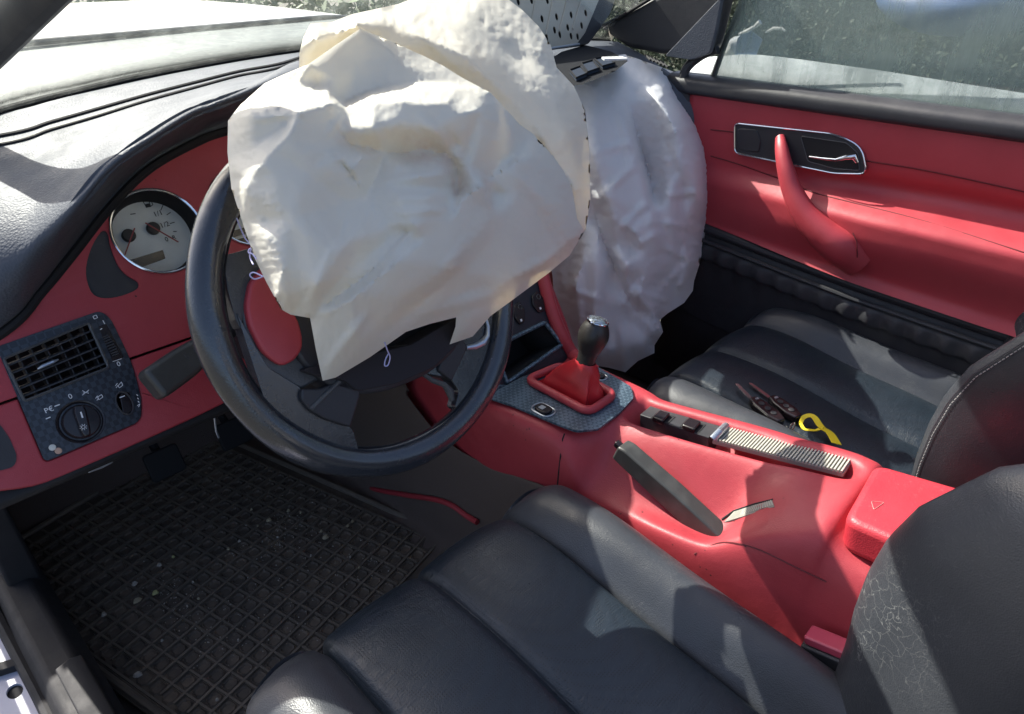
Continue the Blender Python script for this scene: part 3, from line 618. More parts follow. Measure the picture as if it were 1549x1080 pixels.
# ================= centre console =================
con = thing('centre_console', 'red centre console with gear surround, switch tray, centre stack and armrest', 'console', (0,-.15,0))
T = lambda y: .378 if y > -.1 else .378+.125*(-.1-y)
def sec(y, pts): return [V(x, y, T(y)+dz) for x, dz in pts]
RB = [(.15,-.30),(.125,-.08),(.105,-.012)]
flat = lambda xr, xl: [(xr,-.001),(xr*.8,0),(xr*.5,0),(.02,0),(-.02,0),(-.05,0),(-.08,0),(xl+.012,-.001),(xl,-.010),(xl-.006,-.05),(xl-.001,-.28)]
tray = lambda xr, b, a, dl: [(xr,0),(b,0),(b-.003,-.018),(a+.003,-.018),(a,0)]
ST_ = []
ST_.append(sec(.42,  RB+[(.09,-.14),(.07,-.15),(.04,-.15),(.02,-.15),(-.02,-.15),(-.05,-.15),(-.08,-.10),(-.098,-.05),(-.10,-.08),(-.10,-.12),(-.105,-.33)]))
ST_.append(sec(.20,  RB+[(.09,-.10),(.07,-.14),(.04,-.14),(.02,-.14),(-.02,-.14),(-.05,-.14),(-.08,-.10),(-.10,-.03),(-.105,-.05),(-.108,-.10),(-.115,-.28)]))
ST_.append(sec(.14,  RB+[(.09,-.03),(.07,-.08),(.04,-.08),(.02,-.08),(-.02,-.08),(-.05,-.08),(-.08,-.05),(-.10,-.02),(-.118,-.03),(-.122,-.08),(-.124,-.28)]))
ST_.append(sec(.095,  RB+flat(.09,-.126)))
ST_.append(sec(.0,   [(.15,-.30),(.12,-.08),(.103,-.012)]+flat(.085,-.122)))
ST_.append(sec(-.065,[(.15,-.30),(.12,-.08),(.100,-.012)]+[(.085,0),(.068,0),(.055,0),(.02,0),(0,0),(-.03,0),(-.06,-.002),(-.088,-.006),(-.107,-.018),(-.116,-.06),(-.122,-.28)]))
def st(y, xr, b, a, mid): return sec(y, [(.15,-.30),(.13,-.08),(xr+.015,-.012)] + [(xr,0),(b,0),(b-.001,-.042),(a+.001,-.042),(a,0)] + mid)
midA = [(-.022,-.006),(-.045,-.030),(-.078,-.070),(-.106,-.088),(-.118,-.105),(-.124,-.28)]
ST_.append(sec(-.088,[(.15,-.30),(.12,-.08),(.098,-.012)]+[(.082,0),(.064,0),(.055,0),(.02,0),(0,0),(-.025,-.002),(-.052,-.012),(-.083,-.036),(-.106,-.055),(-.117,-.08),(-.122,-.28)]))
ST_.append(st(-.105, .075, .054, -.004, [(-.02,-.006),(-.045,-.028),(-.078,-.062),(-.106,-.082),(-.118,-.10),(-.13,-.28)]))
ST_.append(st(-.135, .077, .056, -.002, midA))
ST_.append(st(-.22, .086, .064, .006, [(-.012,-.010),(-.042,-.052),(-.076,-.095),(-.106,-.083),(-.118,-.10),(-.124,-.28)]))
ST_.append(st(-.30, .094, .071, .020, [(.0,-.014),(-.030,-.060),(-.066,-.108),(-.104,-.078),(-.119,-.09),(-.124,-.28)]))
ST_.append(st(-.318, .091, .062, .020, [(.004,-.010),(-.024,-.040),(-.062,-.085),(-.102,-.070),(-.118,-.088),(-.124,-.28)]))
ST_.append(st(-.36, .099, .077, .030, [(.016,-.004),(-.014,-.008),(-.050,-.018),(-.088,-.034),(-.113,-.060),(-.124,-.28)]))
ST_.append(st(-.405, .102, .080, .036, [(.018,-.001),(-.012,-.002),(-.042,-.006),(-.076,-.014),(-.104,-.040),(-.124,-.28)]))
ST_.append(sec(-.420,[(.15,-.30),(.13,-.08),(.110,-.012)]+[(.098,0),(.075,0),(.066,0),(.05,0),(.04,0),(.018,0),(-.012,0),(-.042,-.003),(-.072,-.010),(-.100,-.038),(-.124,-.28)]))
ST_.append(sec(-.440,[(.15,-.30),(.13,-.08),(.110,-.016)]+[(.099,-.002),(.078,-.001),(.066,0),(.05,0),(.04,0),(.018,0),(-.012,-.001),(-.042,-.004),(-.070,-.012),(-.098,-.044),(-.124,-.28)]))
ST_.append(sec(-.447,[(.15,-.30),(.13,-.08),(.108,-.03)]+[(.098,-.03),(.078,-.03),(.066,-.03),(.05,-.03),(.04,-.03),(.018,-.03),(-.012,-.03),(-.042,-.03),(-.070,-.035),(-.096,-.055),(-.124,-.28)]))
ST_.append(sec(-.62, [(.15,-.30),(.13,-.08),(.108,-.05)]+[(.098,-.05),(.078,-.05),(.066,-.05),(.05,-.05),(.04,-.05),(.018,-.05),(-.012,-.05),(-.042,-.05),(-.070,-.05),(-.10,-.07),(-.124,-.28)]))
cbody = part('console_body', MB().grid(ST_, flip=False), M['red'], con, smooth=0, sub=3); cbody.data.polygons.foreach_set('use_smooth', [True]*((len(ST_)-1)*13))
part('body_seam', MB().tube([hit(*q, cbody, 0) for q in ((854,656),(851,664),(848,690),(845,715),(843,738))], .0012, 5), M['dark'], con)
seam2 = [hit(*q, cbody, .0) for q in ((1050,838),(1085,822),(1115,822),(1150,832),(1200,856),(1250,880))]
part('body_seam', MB().tube(crom(seam2,4), .0012, 5), MT('dark_red_seam',(.12,.01,.015),.6).m, con)
# gear plate
gpl = GP.ll([(735,598),(775,611),(845,640),(872,650),(905,647),(938,622),(959,600),(955,583),(930,568),(902,552),(868,543),(790,568)])
gpl = [(a, b) for a, b in gpl]
ring_px = [(790,574),(890,632),(936,600),(852,553)]
rg = rpoly(GP.ll([(786,577),(889,637),(940,601),(846,548)]), .020, 7)
rgi = rpoly(GP.ll([(806,579),(889,619),(921,599),(850,561)]), .012, 7)
part('gear_plate', plate(GP, rpoly(gpl, .006, 4), [rgi], -.006, -.002), M['gearplate'], con, bevel=.001)
ring_path = [GP(a, b, .004) for a, b in rpoly(GP.ll([(797,577),(890,627),(930,600),(849,555)]), .018, 7)]
part('gear_surround', MB().tube(ring_path, .0070, 14, closed=True, up=(0,0,1)), M['red'], con)
for (x, y, s_) in ((822,619,1.), (906,568,.75)):
    c = GP.loc(x, y); e = part('console_button', MB().prism(GP, [(c[0]+p*s_, c[1]+q*s_) for p, q in rpoly([(-.010,.014),(-.010,-.014),(.010,-.014),(.010,.014)], .009, 6)], -.002, .003), M['gloss'], con, bevel=.001)
    part('button_ring', MB().tube([GP(c[0]+p*s_, c[1]+q*s_, -.001) for p, q in rpoly([(-.013,.019),(-.013,-.019),(.013,-.019),(.013,.019)], .012, 6)], .0013, 6, closed=True, up=(0,0,1)), M['satin'], e)
    part('button_symbol', MB().box(GP, (c[0]-.001, c[1]+.002, .0033), (.009*s_,.009*s_,.0006)), MT('grey_symbol',(.3,.32,.34),.4).m, e)
# tray: switches, lid and ribbed floor
def tz(px, py, z): return TR.loc(px, py, z)
tf = TR.ll([(968,627),(985,613),(1092,644),(1072,662)], -.010)
part('switch_strip', MB().prism(TR, tf, -.040, -.010), M['trim'], con, bevel=.001)
for q in ([(984,632),(996,621),(1022,630),(1010,641)], [(1028,645),(1040,632),(1068,642),(1056,655)]):
    part('window_switch_well', MB().prism(TR, TR.ll(q, -.009), -.0101, -.0092), M['dark'], con)
for q in ([(986,631),(998,620),(1014,625),(1003,637)], [(1031,643),(1042,631),(1061,638),(1050,650)]):
    part('window_switch', MB().prism(TR, rpoly(TR.ll(q, -.004), .003), -.012, -.003), M['gloss'], con, bevel=.002, seg=3)
part('tray_lid_edge', MB().tube([TR.at(1078,664,-.006), TR.at(1088,654,.002), TR.at(1098,644,-.006)], .0055, 10), M['satin'], con)
fl0 = [TR.loc(1078,664,-.006), TR.loc(1098,645,-.006), TR.loc(1289,695,-.006), TR.loc(1276,714,-.006)]
n = 40; mb = MB()
for k in range(n):
    t0, t1 = (k+.15)/n, (k+.60)/n
    A, B = fl0[0]*(1-t0)+fl0[3]*t0, fl0[1]*(1-t0)+fl0[2]*t0; C_, D_ = fl0[1]*(1-t1)+fl0[2]*t1, fl0[0]*(1-t1)+fl0[3]*t1
    mb.prism(TR, [A, B, C_, D_], -.0085, -.0052)
part('tray_ribs', mb, M['ribbed'], con, kind='stuff')
part('tray_base', MB().prism(TR, fl0, -.014, -.0083), MT('tray_grey',(.24,.23,.20),.6).m, con)
rs = [TR.loc(1096,783,-.035), TR.loc(1112,771,-.03), TR.loc(1170,758,-.022), TR.loc(1168,765,-.022)]
LF = Fr((0,0,0),(1,0,0),(0,1,0),(0,0,1))
mb = MB(); lerp = lambda a, b, t: (a[0]*(1-t)+b[0]*t, a[1]*(1-t)+b[1]*t)
for k in range(20):
    t0, t1 = (k+.1)/20, (k+.66)/20
    pts = [hit(*q, cbody, .0012) for q in (lerp((1098,787),(1172,764),t0), lerp((1112,774),(1168,757),t0), lerp((1112,774),(1168,757),t1), lerp((1098,787),(1172,764),t1))]
    mb.add(pts+[p-V(0,0,.003) for p in pts], [(0,1,2,3),(7,6,5,4),(0,4,5,1),(1,5,6,2),(2,6,7,3),(3,7,4,0)])
qs_ = [hit(*q, cbody, .0008) for q in ((1096,790),(1172,767),(1168,755),(1112,772))]
part('slot_base', MB().add(qs_+[p-V(0,0,.003) for p in qs_], [(0,1,2,3),(7,6,5,4),(0,4,5,1),(1,5,6,2),(2,6,7,3),(3,7,4,0)]), bpy.data.materials['tray_grey'], con, smooth=0)
part('slot_ribs', mb, M['ribbed'], con, kind='stuff')
part('slot_gap', MB().tube([hit(*q, cbody, .0002) for q in ((1092,786),(1110,773),(1140,763),(1169,756))], .0014, 6), M['dark'], con)
# armrest lid
AR = TR.ll([(1276,784),(1324,699),(1445,728),(1420,900)], .012)
AR = [AR[0], AR[1], (AR[1][0]+.012, AR[1][1]-.19), (AR[0][0]-.012, AR[0][1]-.19)]
part('armrest_lid', MB().prism(TR, rpoly(AR, .018, 6), -.035, .012), leather('red_armrest_leather', (.44,.026,.040), .42, 500, .35, .25, (.6,.4,.38), .25).m, con, bevel=.009, seg=4)
tri = TR.ll([(1322,771),(1318,758),(1338,760)], .0123)
part('embossed_triangle', MB().tube([TR(a, b, .0123) for a, b in rpoly(tri, .003)], .0006, 5, closed=True, up=TR.z), MT('worn_red',(.55,.16,.16),.5).m, con)
# centre stack
so2 = [(-.115,-.015),(.090,-.012),(.094,.05),(.103,.10),(.118,.17),(.128,.30),(-.128,.30),(-.118,.15)]
cub_px = [(752,522),(822,487),(848,519),(776,572)]
cubo = ST.ll([(764,516),(823,488),(849,521),(776,574)]); cubo[0] = (cubo[1][0]-.13, cubo[1][1]+.0); cubo[3] = (cubo[2][0]-.148, cubo[3][1])
part('stack_panel', plate(ST, so2, [cubo], -.008, .0), MT('navy_black_panel',(.012,.016,.026),.38).m, con, bevel=.001)
d3 = .09; A_ = [np.array(q) for q in cubo]
mbx = MB(); ring0 = [ST(a, b, 0) for a, b in cubo]; ring1 = [ST(a, b, -d3) for a, b in cubo]
mbx.add(ring0+ring1, [(i, (i+1)%4, 4+(i+1)%4, 4+i) for i in range(4)]+[(4,5,6,7)])
part('storage_cubby', mbx, M['dark'], con, solid=.002)
part('cubby_frame', MB().tube([ST(a, b, .002) for a, b in rpoly(cubo, .004, 4)], .0038, 8, closed=True, up=ST.z), M['gearplate'], con)
part('stack_lower_edge', MB().prism(ST, ST.ll([(740,600),(750,582),(772,583),(778,590),(765,598)]), 0, .004), M['gearplate'], con, bevel=.001)
for q in ([(803,448),(811,440),(821,452),(823,470),(814,474),(804,462)], [(776,462),(784,456),(792,468),(792,488),(785,492),(777,480)]):
    b_ = part('stack_rocker', MB().prism(ST, rpoly(ST.ll(q), .004), 0, .004), M['gloss'], con, bevel=.0015)
    cc = ST.loc(np.mean([p[0] for p in q[:3]])+.5, np.mean([p[1] for p in q[:3]])+3)
    part('rocker_symbol', MB().tube([ST(a, b, .0045) for a, b in circ(*cc, .0042, 12)], .0008, 5, closed=True, up=ST.z), M['spoke'], b_)
    c2 = ST.loc(q[4][0]+1, q[4][1]-7)
    part('rocker_mark', MB().box(Fr(ST(*c2, .0045), ST.x, ST.y, ST.z), (0,0,0), (.004,.004,.0006)), M['white'], b_)
rail = [ST.at(*q, .003) for q in ((818,405),(826,440),(836,475),(850,508),(866,536))] + [GP.at(884,548,-.002), GP.at(905,556,-.004)]
part('stack_rail', MB().tube(crom(rail, 5), [.0125]*21+[.012,.011,.010,.009,.008,.007,.006,.005,.004,.003], 12), M['red'], con)
raill = [ST(-.122-.004*k, .02+.07*k, .003) for k in range(5)]
part('stack_rail', MB().tube(crom([GP(-.112,.10,-.03)]+raill, 4), .012, 12), M['red'], con)
part('stack_side', MB().prism(Fr((.10,0,0),(0,1,0),(0,0,1),(1,0,0)), [(.09,.30),(.10,.37),(.125,.42),(.21,.56),(.30,.62),(.40,.62),(.40,.28)], 0, .018), M['red'], con, bevel=.006)

# gear lever
gl_ = thing('gear_lever', 'gear lever with black knob, silver cap and crumpled red leather boot', 'gear lever', (0,0,.38))
kt = at(903,489,'X',0.002); kb = at(872,595,'X',-.022)
ax = kt-kb; ax /= np.linalg.norm(ax); ey = np.cross(ax, V(1,0,0)); ey /= np.linalg.norm(ey); ex = np.cross(ey, ax)
tilt = ax*.75 + (CAM-kt)/np.linalg.norm(CAM-kt)*.42; tilt /= np.linalg.norm(tilt)
KFr = Fr(tuple(kt), tuple(ex), tuple(ey), tuple(ax))
prof = [(.0001,.004),(.014,.004),(.0175,.0),(.0215,-.008),(.0240,-.018),(.0232,-.028),(.0195,-.040),(.0158,-.050),(.0145,-.062),(.0140,-.074),(.0120,-.082),(.009,-.085)]
part('knob', MB().lathe(KFr, list(crom(prof, 3)), 36), leather('knob_leather',(.022,.020,.019),.30,900,.25,.1).m, gl_)
cz = KFr
part('knob_cap', MB().lathe(KFr, [(.0155,.0045),(.012,.0075),(.006,.0088),(.0001,.009)], 28), MT('cap_silver_blue',(.30,.34,.38),.15,.8).m, gl_)
part('cap_ring', MB().tube([KFr(.0162*math.cos(a), .0162*math.sin(a), .0042) for a in np.linspace(0,2*math.pi,36,endpoint=False)], .0016, 8, closed=True, up=ax), M['chrome'], gl_)
# shift pattern on the cap
sp_ = MB()
for (x0,y0,x1,y1) in ((-.006,-.004,-.006,.004),(0,-.004,0,.004),(.006,-.004,.006,.004),(-.006,0,.006,0)):
    sp_.tube([KFr(x0,y0,.0088), KFr(x1,y1,.0088)], .0005, 4)
part('shift_pattern', sp_, M['black_print'], gl_)
# boot: from the surround up to the knob, with folds
base = crom(np.array([GP(a, b, 0) for a, b in rgi]), 3, True); nb = len(base); bc = base.mean(0)
neck = kt-ax*.066
rr = np.random.default_rng(3); rings = []
ths = np.arctan2(base[:,1]-bc[1], base[:,0]-bc[0])
for t in np.linspace(0, 1, 26):
    ring = []
    for i in range(nb):
        th = ths[i]; top = neck + ex*.016*math.cos(th) + ey*.016*math.sin(th)
        k = t**.8
        bp = base[i]; infl = 1-.30*math.sin(math.pi*min(1, t*1.6)) if t < .6 else 1
        rad = (1-t)**1.0
        tt = t**1.0; p = neck*(tt) + bc*(1-tt)
        off = (bp-bc)*(max(0,1-t)**.85) ; off2 = (top-neck)*t
        p = p + off*(.98-.10*math.sin(math.pi*t)) + off2
        z = -.016*math.sin(math.pi*min(1, t/.22)) if t < .22 else 0
        p = p + V(0,0,z)
        amp = .0060*math.sin(math.pi*min(1,t*1.0+.12))*(1-.5*t)
        p = p + (p-neck*t-bc*(1-t))*0 + V(math.cos(th), math.sin(th), 0)*amp*(abs(math.sin(3.5*th+1.5*t))*1.6-.8+.5*math.sin(11*th-3*t+1)+.35*math.sin(4*th+9*t))
        ring.append(p)
    rings.append(ring)
part('boot', MB().grid(rings, cv=True), leather('boot_leather',(.45,.020,.028),.34,700,.3,.06,(.5,.3,.28),.3).m, gl_, smooth=50)

# handbrake
hbk = thing('handbrake_lever', 'charcoal handbrake lever lying in the red recess of the console', 'handbrake', (-.06,-.30,.30))
h0, h1 = at(938,678,'X',-.062), at(1072,797,'X',-.062); dh = h1-h0; Lh = np.linalg.norm(dh); dh /= Lh
uh = np.cross(V(1,0,0), dh); uh = uh if uh[2] > 0 else -uh; xh = np.cross(dh, uh)
HF = Fr(tuple(h0), tuple(dh), tuple(uh), tuple(xh))
part('handbrake_grip', MB().prism(HF, rpoly([(0,-.014),(0,.012),(.012,.016),(.10,.017),(.15,.015),(Lh+.085,.012),(Lh+.085,-.020),(.15,-.020),(.08,-.018)], .004), -.0135, .0135), M['grip'], hbk, bevel=.005, seg=3)
part('release_button', MB().box(HF, (-.004,.003,0), (.012,.010,.010)), M['gloss'], hbk, bevel=.002)

# seat belt buckle
bk = thing('seat_belt_buckle', 'seat belt buckle with red release button beside the driver seat', 'buckle', tuple(at(1235,960,'X',-.145)))
b0 = at(1222,953,'X',-.130); BF = Fr(tuple(b0), (0,-.97,.24), (1,0,0), (0,.24,.97)); BF.y = np.cross(BF.z, BF.x)
part('release_button', MB().prism(BF, rpoly([(0,-.012),(.05,-.012),(.05,.012),(0,.012)], .003), -.012, .0), MT('pink_red_plastic',(.45,.06,.10),.3).m, bk, bevel=.002)
part('buckle_body', MB().prism(BF, rpoly([(-.003,-.015),(.06,-.015),(.06,.015),(-.003,.015)], .003), -.06, -.012), M['trim'], bk, bevel=.003)

# ================= seats =================
def cushion_grid():
    prof = crom([V(0,-.030,.13),V(0,-.006,.19),V(0,.004,.245),V(0,-.008,.285),V(0,-.045,.310),V(0,-.12,.312),V(0,-.22,.300),V(0,-.34,.284),V(0,-.46,.268),V(0,-.56,.262)], 12)
    cr_ = [(-.250,-.19),(-.262,-.10),(-.264,-.04),(-.252,.000),(-.232,.022),(-.208,.030),(-.185,.022),(-.166,.002),(-.156,-.010),(-.1535,-.014),(-.151,-.008),(-.140,.002),(-.105,.008),(-.06,.008),(-.018,.002),(-.004,-.006),(0,-.010)]
    cr_ = crom(np.array(cr_ + [(-a, b) for a, b in cr_[::-1][1:]]), 5)
    P = []
    n = np.gradient(prof, axis=0)
    for i, p in enumerate(prof):
        t = i/(len(prof)-1); k = min(1, t*2.2); amp = .45+1.0*max(0, min(1, (t-.35)/.5)) if t > .35 else .45+.3*(t/.35)
        row = []
        for u, h in cr_:
            hh = h*(amp if h > 0 else 1)*(1 if h < -.03 else 1)
            front = -.055*(abs(u)/.26)**3.2
            z = p[2]+ (hh if h > -.02 else h*(p[2]-.10)/.21)
            y = p[1]+front*(1-.9*k) + (.0 if h > -.02 else 0)
            if i < 46: y += -.010*math.exp(-((abs(abs(u)-.1535)/.006)**2)) - .008*math.exp(-((u/.006)**2))
            row.append(V(u*(1-.06*(1-k)), y, z + .0025*math.sin(23*p[1]+9*u)*math.cos(17*u)))
        P.append(row)
    return np.array(P), cr_[:, 0]
def back_grid():
    Lx, N = V(0,-.31,.951), V(0,.951,.31)
    base = V(0,-.537,.20)
    wv = np.linspace(-.02, .78, 60)
    Pw = lambda w: np.interp(w, [-.02,.05,.12,.17,.22,.27,.32,.40,.46,.52,.60,.78], [.070,.085,.108,.128,.144,.154,.155,.136,.096,.058,.02,.0])
    cr_ = [(-.245,-.12,0),(-.258,-.04,0),(-.262,.0,.55),(-.256,.0,.86),(-.2505,.0,.955),(-.2495,-.0015,.965),(-.2485,.0,.975),(-.238,.003,1.0),(-.220,.0,.98),(-.198,.0,.80),(-.176,0,.50),(-.158,0,.22),(-.150,-.006,.08),(-.1475,-.010,.03),(-.145,-.004,.03),(-.135,.003,0),(-.09,.008,0),(-.04,.008,0),(0,.006,0)]
    cr_ = crom(np.array(cr_ + [(-a, b, c) for a, b, c in cr_[::-1][1:]]), 5)
    G = [[base + Lx*w_ + V(u,0,0) + N*(b + c*Pw(w_)) for u, b, c in cr_] for w_ in wv]
    return np.array(G), cr_[:, 0], (base, Lx, N, Pw)
def make_seat(label, loc):
    s = thing('bucket_seat', label, 'car seat', loc)
    G, us = cushion_grid(); G = G + V(*loc)
    cut = [0]+[int(np.argmin(abs(us-c))) for c in (-.1535, 0, .1535)]+[len(us)-1]
    for i, (nm, mm) in enumerate((('cushion_bolster','bolster'),('cushion_panel','perf'),('cushion_panel','perf'),('cushion_bolster','bolster'))):
        part(nm, MB().grid(G[:, cut[i]:cut[i+1]+1]), M[mm], s, smooth=70)
    B, us, (base, Lx, N, Pw) = back_grid(); B = B + V(*loc)
    cut = [0]+[int(np.argmin(abs(us-c))) for c in (-.2495,-.1475,.1475,.2495)]+[len(us)-1]
    for i, (nm, mm) in enumerate((('backrest_side','black_leather'),('backrest_bolster','bolster'),('backrest_panel','perf'),('backrest_bolster','bolster'),('backrest_side','black_leather'))):
        part(nm, MB().grid(B[:, cut[i]:cut[i+1]+1], flip=True), M[mm], s, smooth=70)
    part('backrest_shell', MB().grid([[V(*loc)+base+Lx*w_+V(u,0,0)-N*.122 for u in (-.245,-.12,0,.12,.245)] for w_ in (-.02,.3,.78)]), M['trim'], s)
    # stitching along the bolster edges: two rows of single stitches
    for sg in (-1, 1):
        mb = MB()
        for du, dn in ((.0035, .0008), (-.0045, -.001)):
            ws_ = np.arange(.06, .56, .0052)
            for w_ in ws_:
                f = lambda q: V(*loc)+base+Lx*q+V(sg*(.2495-du),0,0)+N*(Pw(q)*(.967 if du > 0 else .93)+.0014)
                mb.tube([f(w_), f(w_+.0033)], .00075, 4)
        part('edge_stitching', mb, MT('grey_thread',(.20,.20,.20),.7).m if sg < 0 else bpy.data.materials['grey_thread'], s, smooth=0, kind='stuff')
    part('seat_base', MB().box(Fr(tuple(loc),(1,0,0),(0,1,0),(0,0,1)), (0,-.30,.07), (.40,.42,.12)), M['dark'], s, bevel=.01)
    part('seat_rail', MB().tube([V(*loc)+V(.262,-.02,.06), V(*loc)+V(.268,-.50,.075)], .010, 8), M['spoke'], s)
    return s
m_ = ball_mask(wl, (.205,-.44,.44), .15, .9); wl.mixc(wl.mul(wl.mul(crk, m_), .55), (.28,.28,.27)); wl.mixc(wl.mul(wl.mul(crk2, m_), .55), (.24,.24,.23)); wl.bump(wl.mul(crk, m_), -.5, .002)
m2_ = ball_mask(wl, (.21,-.30,.32), .12, .9); wl.mixc(wl.mul(wl.mul(crk2, m2_), .5), (.25,.25,.24))
seat1 = make_seat('near black leather seat in front of the steering wheel with cracked side bolster', (-.385,-.035,0))
def copy_tree(o, parent=None):
    c = o.copy(); COL.objects.link(c)
    if parent: c.parent = parent
    for ch in [q for q in S.objects if q.parent == o]: copy_tree(ch, c)
    return c
seat2 = copy_tree(seat1); seat2.location = (.412, .005, 0)
seat2['label'] = 'far black leather seat beside the red door with keys lying on it'
for q in (seat1, seat2): q['group'] = 'pair of black leather seats'

# ================= passenger door =================
door = thing('door_card', 'red vinyl passenger door panel with dusty side window and chrome framed handle', 'car door', (.66,-.2,0))
def dbulge(y, z):      # how far the panel stands into the cabin
    e = lambda a, b, v: max(0., min(1., (v-a)/(b-a)))
    sm = lambda t: t*t*(3-2*t)
    up_ = .012*sm(e(.600,.74,z))                 # roll at the belt
    arm = sm(e(.16,-.26,y))
    zz = z-.01*e(.1,-.3,y)
    shelf = (.016+.036*arm)*sm(e(.600,.555,zz))*(1-.60*sm(e(.53,.435,zz)))
    scoop = -.018*arm*math.exp(-((zz-.612)/.022)**2)
    lipz = .012*math.exp(-((z-.452+.03*e(.15,-.45,y))/.012)**2)
    return .004+up_*.6+shelf+scoop+lipz
Y0, Y1 = .24, -.95
ys = np.linspace(Y0, Y1, 90)
bot = lambda y: np.interp(-y, [-.24,-.15,.05,.19,.43,.95], [.482,.468,.448,.436,.424,.41])
rowsd = []
for y in ys:
    b = bot(y); zs_ = np.concatenate([np.linspace(.742, b, 54)])
    row = [DR(-y, z, dbulge(y, z)) for z in zs_]
    row.append(DR(-y, b-.004, .004)); rowsd.append(row)
part('door_panel', MB().grid(rowsd, flip=False), M['red_dark'], door, smooth=60, solid=.004, soff=1)
for pts in ([(1075,236),(1110,246),(1150,260),(1192,275),(1230,291),(1300,309),(1400,335),(1549,382)], [(1308,243),(1400,258),(1549,290),(1600,302)], [(1075,196),(1112,200)]):
    pth = []
    for (a, b) in pts:
        q = at(a, b, 'X', .64); 
        for _ in range(4): q = at(a, b, 'X', .655-dbulge(q[1], q[2])-.0005)
        pth.append(q)
    part('panel_seam', MB().tube(crom(pth, 4), .0013, 5), bpy.data.materials['dark_red_seam'], door)
part('belt_capping', MB().prism(Fr((0,.30,0),(1,0,0),(0,0,1),(0,-1,0)), rpoly([(.632,.742),(.632,.768),(.655,.776),(.685,.776),(.685,.735),(.650,.735)], [.006,.012,.004,0,0,.004], 5), 0, 1.3), M['trim'], door, bevel=.002)
ctr = [V(.650,.245,.715),V(.645,.262,.745),V(.650,.262,.785),V(.660,.235,.815),V(.662,.20,.83)]
part('door_edge_seal', MB().tube(crom([V(.66,.24,.45),V(.656,.248,.60)]+ctr, 4), .010, 10), M['trim'], door)
wg = [[V(.668+.10*t*t, y, .765+.55*t) for t in np.linspace(0,1,8)] for y in np.linspace(.215,-1.0,12)]
for r_ in range(8): wg[0][r_] = V(.668+.10*(r_/7)**2, .215-.02*r_, .765+.55*r_/7)
part('side_window', MB().grid(wg), M['sideglass'], door, solid=.004)
# pale frosted outer belt
fr_ = MT('frosted_dusty_band', (.42,.46,.47), .6); fr_.mixc(fr_.ramp(fr_.noise(60,6,.7), .45,.7,0,.6), (.20,.24,.24)); fr_.bump(fr_.noise(120,5,.7),.4,.002)
zb = lambda y: np.interp(-y, [-.30,-.19,-.10,.10,.35,.95], [.795,.812,.812,.805,.792,.785])
part('outer_belt_panel', MB().grid([[V(.695+.09*t, y, (zb(y))*t+.768*(1-t)) for t in (0,.5,.9,1)]+[V(.84, y, zb(y)-.05)] for y in np.linspace(.30,-1.0,30)]), fr_.m, door, solid=.003)
part('window_front_guide', MB().tube([V(.672,.206,.77), V(.676,.192,.84), V(.70,.165,.95), V(.73,.14,1.05)], .006, 8), M['trim'], door)
# handle bezel
bz = [tuple(DR.loc(a, b, .012)) for a, b in ((1112,186),(1268,203),(1304,222),(1312,263),(1262,262),(1112,231))]
bzr = rpoly(bz, [.011,.03,.02,.016,.012,.012], 7)
part('handle_bezel', MB().prism(DR, bzr, .004, .013), M['trim'], door, bevel=.0015)
part('chrome_frame', MB().tube([DR(a, b, .0135) for a, b in bzr], .0019, 8, closed=True, up=DR.z), M['chrome'], door)
spk = rpoly([tuple(DR.loc(a, b, .014)) for a, b in ((1117,194),(1145,196),(1151,212),(1148,230),(1120,226),(1115,210))], .005, 5)
part('tweeter_cover', MB().prism(DR, spk, .012, .0155), M['trim'], door, bevel=.0015)
cup = rpoly([tuple(DR.loc(a, b, .014)) for a, b in ((1211,206),(1280,216),(1298,232),(1300,258),(1262,255),(1222,244))], .005, 5)
part('handle_cup', MB().prism(DR, cup, .0128, .0136), M['dark'], door)
part('cup_edge', MB().tube([DR(a, b, .0137) for a, b in cup], .0009, 6, closed=True, up=DR.z), M['spoke'], door)
part('inner_handle', MB().tube([DR.at(*q, o_) for q, o_ in (((1224,237),.016),((1245,240),.022),((1264,242),.024),((1280,238),.022),((1292,237),.018),((1297,246),.014))], [.0012,.0020,.0026,.0042,.0055,.0028], 10, up=DR.z, flat=.6), M['chrome'], door)
# pull handle: a strap sweeping down to the armrest
pl_ = [((1180,208),.016),((1182,225),.034),((1188,255),.048),((1199,290),.054),((1218,325),.056),((1245,354),.054),((1272,374),.046),((1300,392),.020)]
pth = [DR.at(*q, o_) for q, o_ in pl_]
part('pull_handle', MB().tube(crom(pth, 6), np.interp(np.linspace(0,7,43), range(8), [.010,.013,.0165,.020,.025,.031,.036,.038]), 16, up=DR.z, flat=.85), M['red_dark'], door, smooth=60)
part('handle_joint', MB().tube([DR.at(1290,352,.055), DR.at(1296,365,.060), DR.at(1297,385,.060), DR.at(1295,405,.045)], .0013, 5), bpy.data.materials['dark_red_seam'], door)
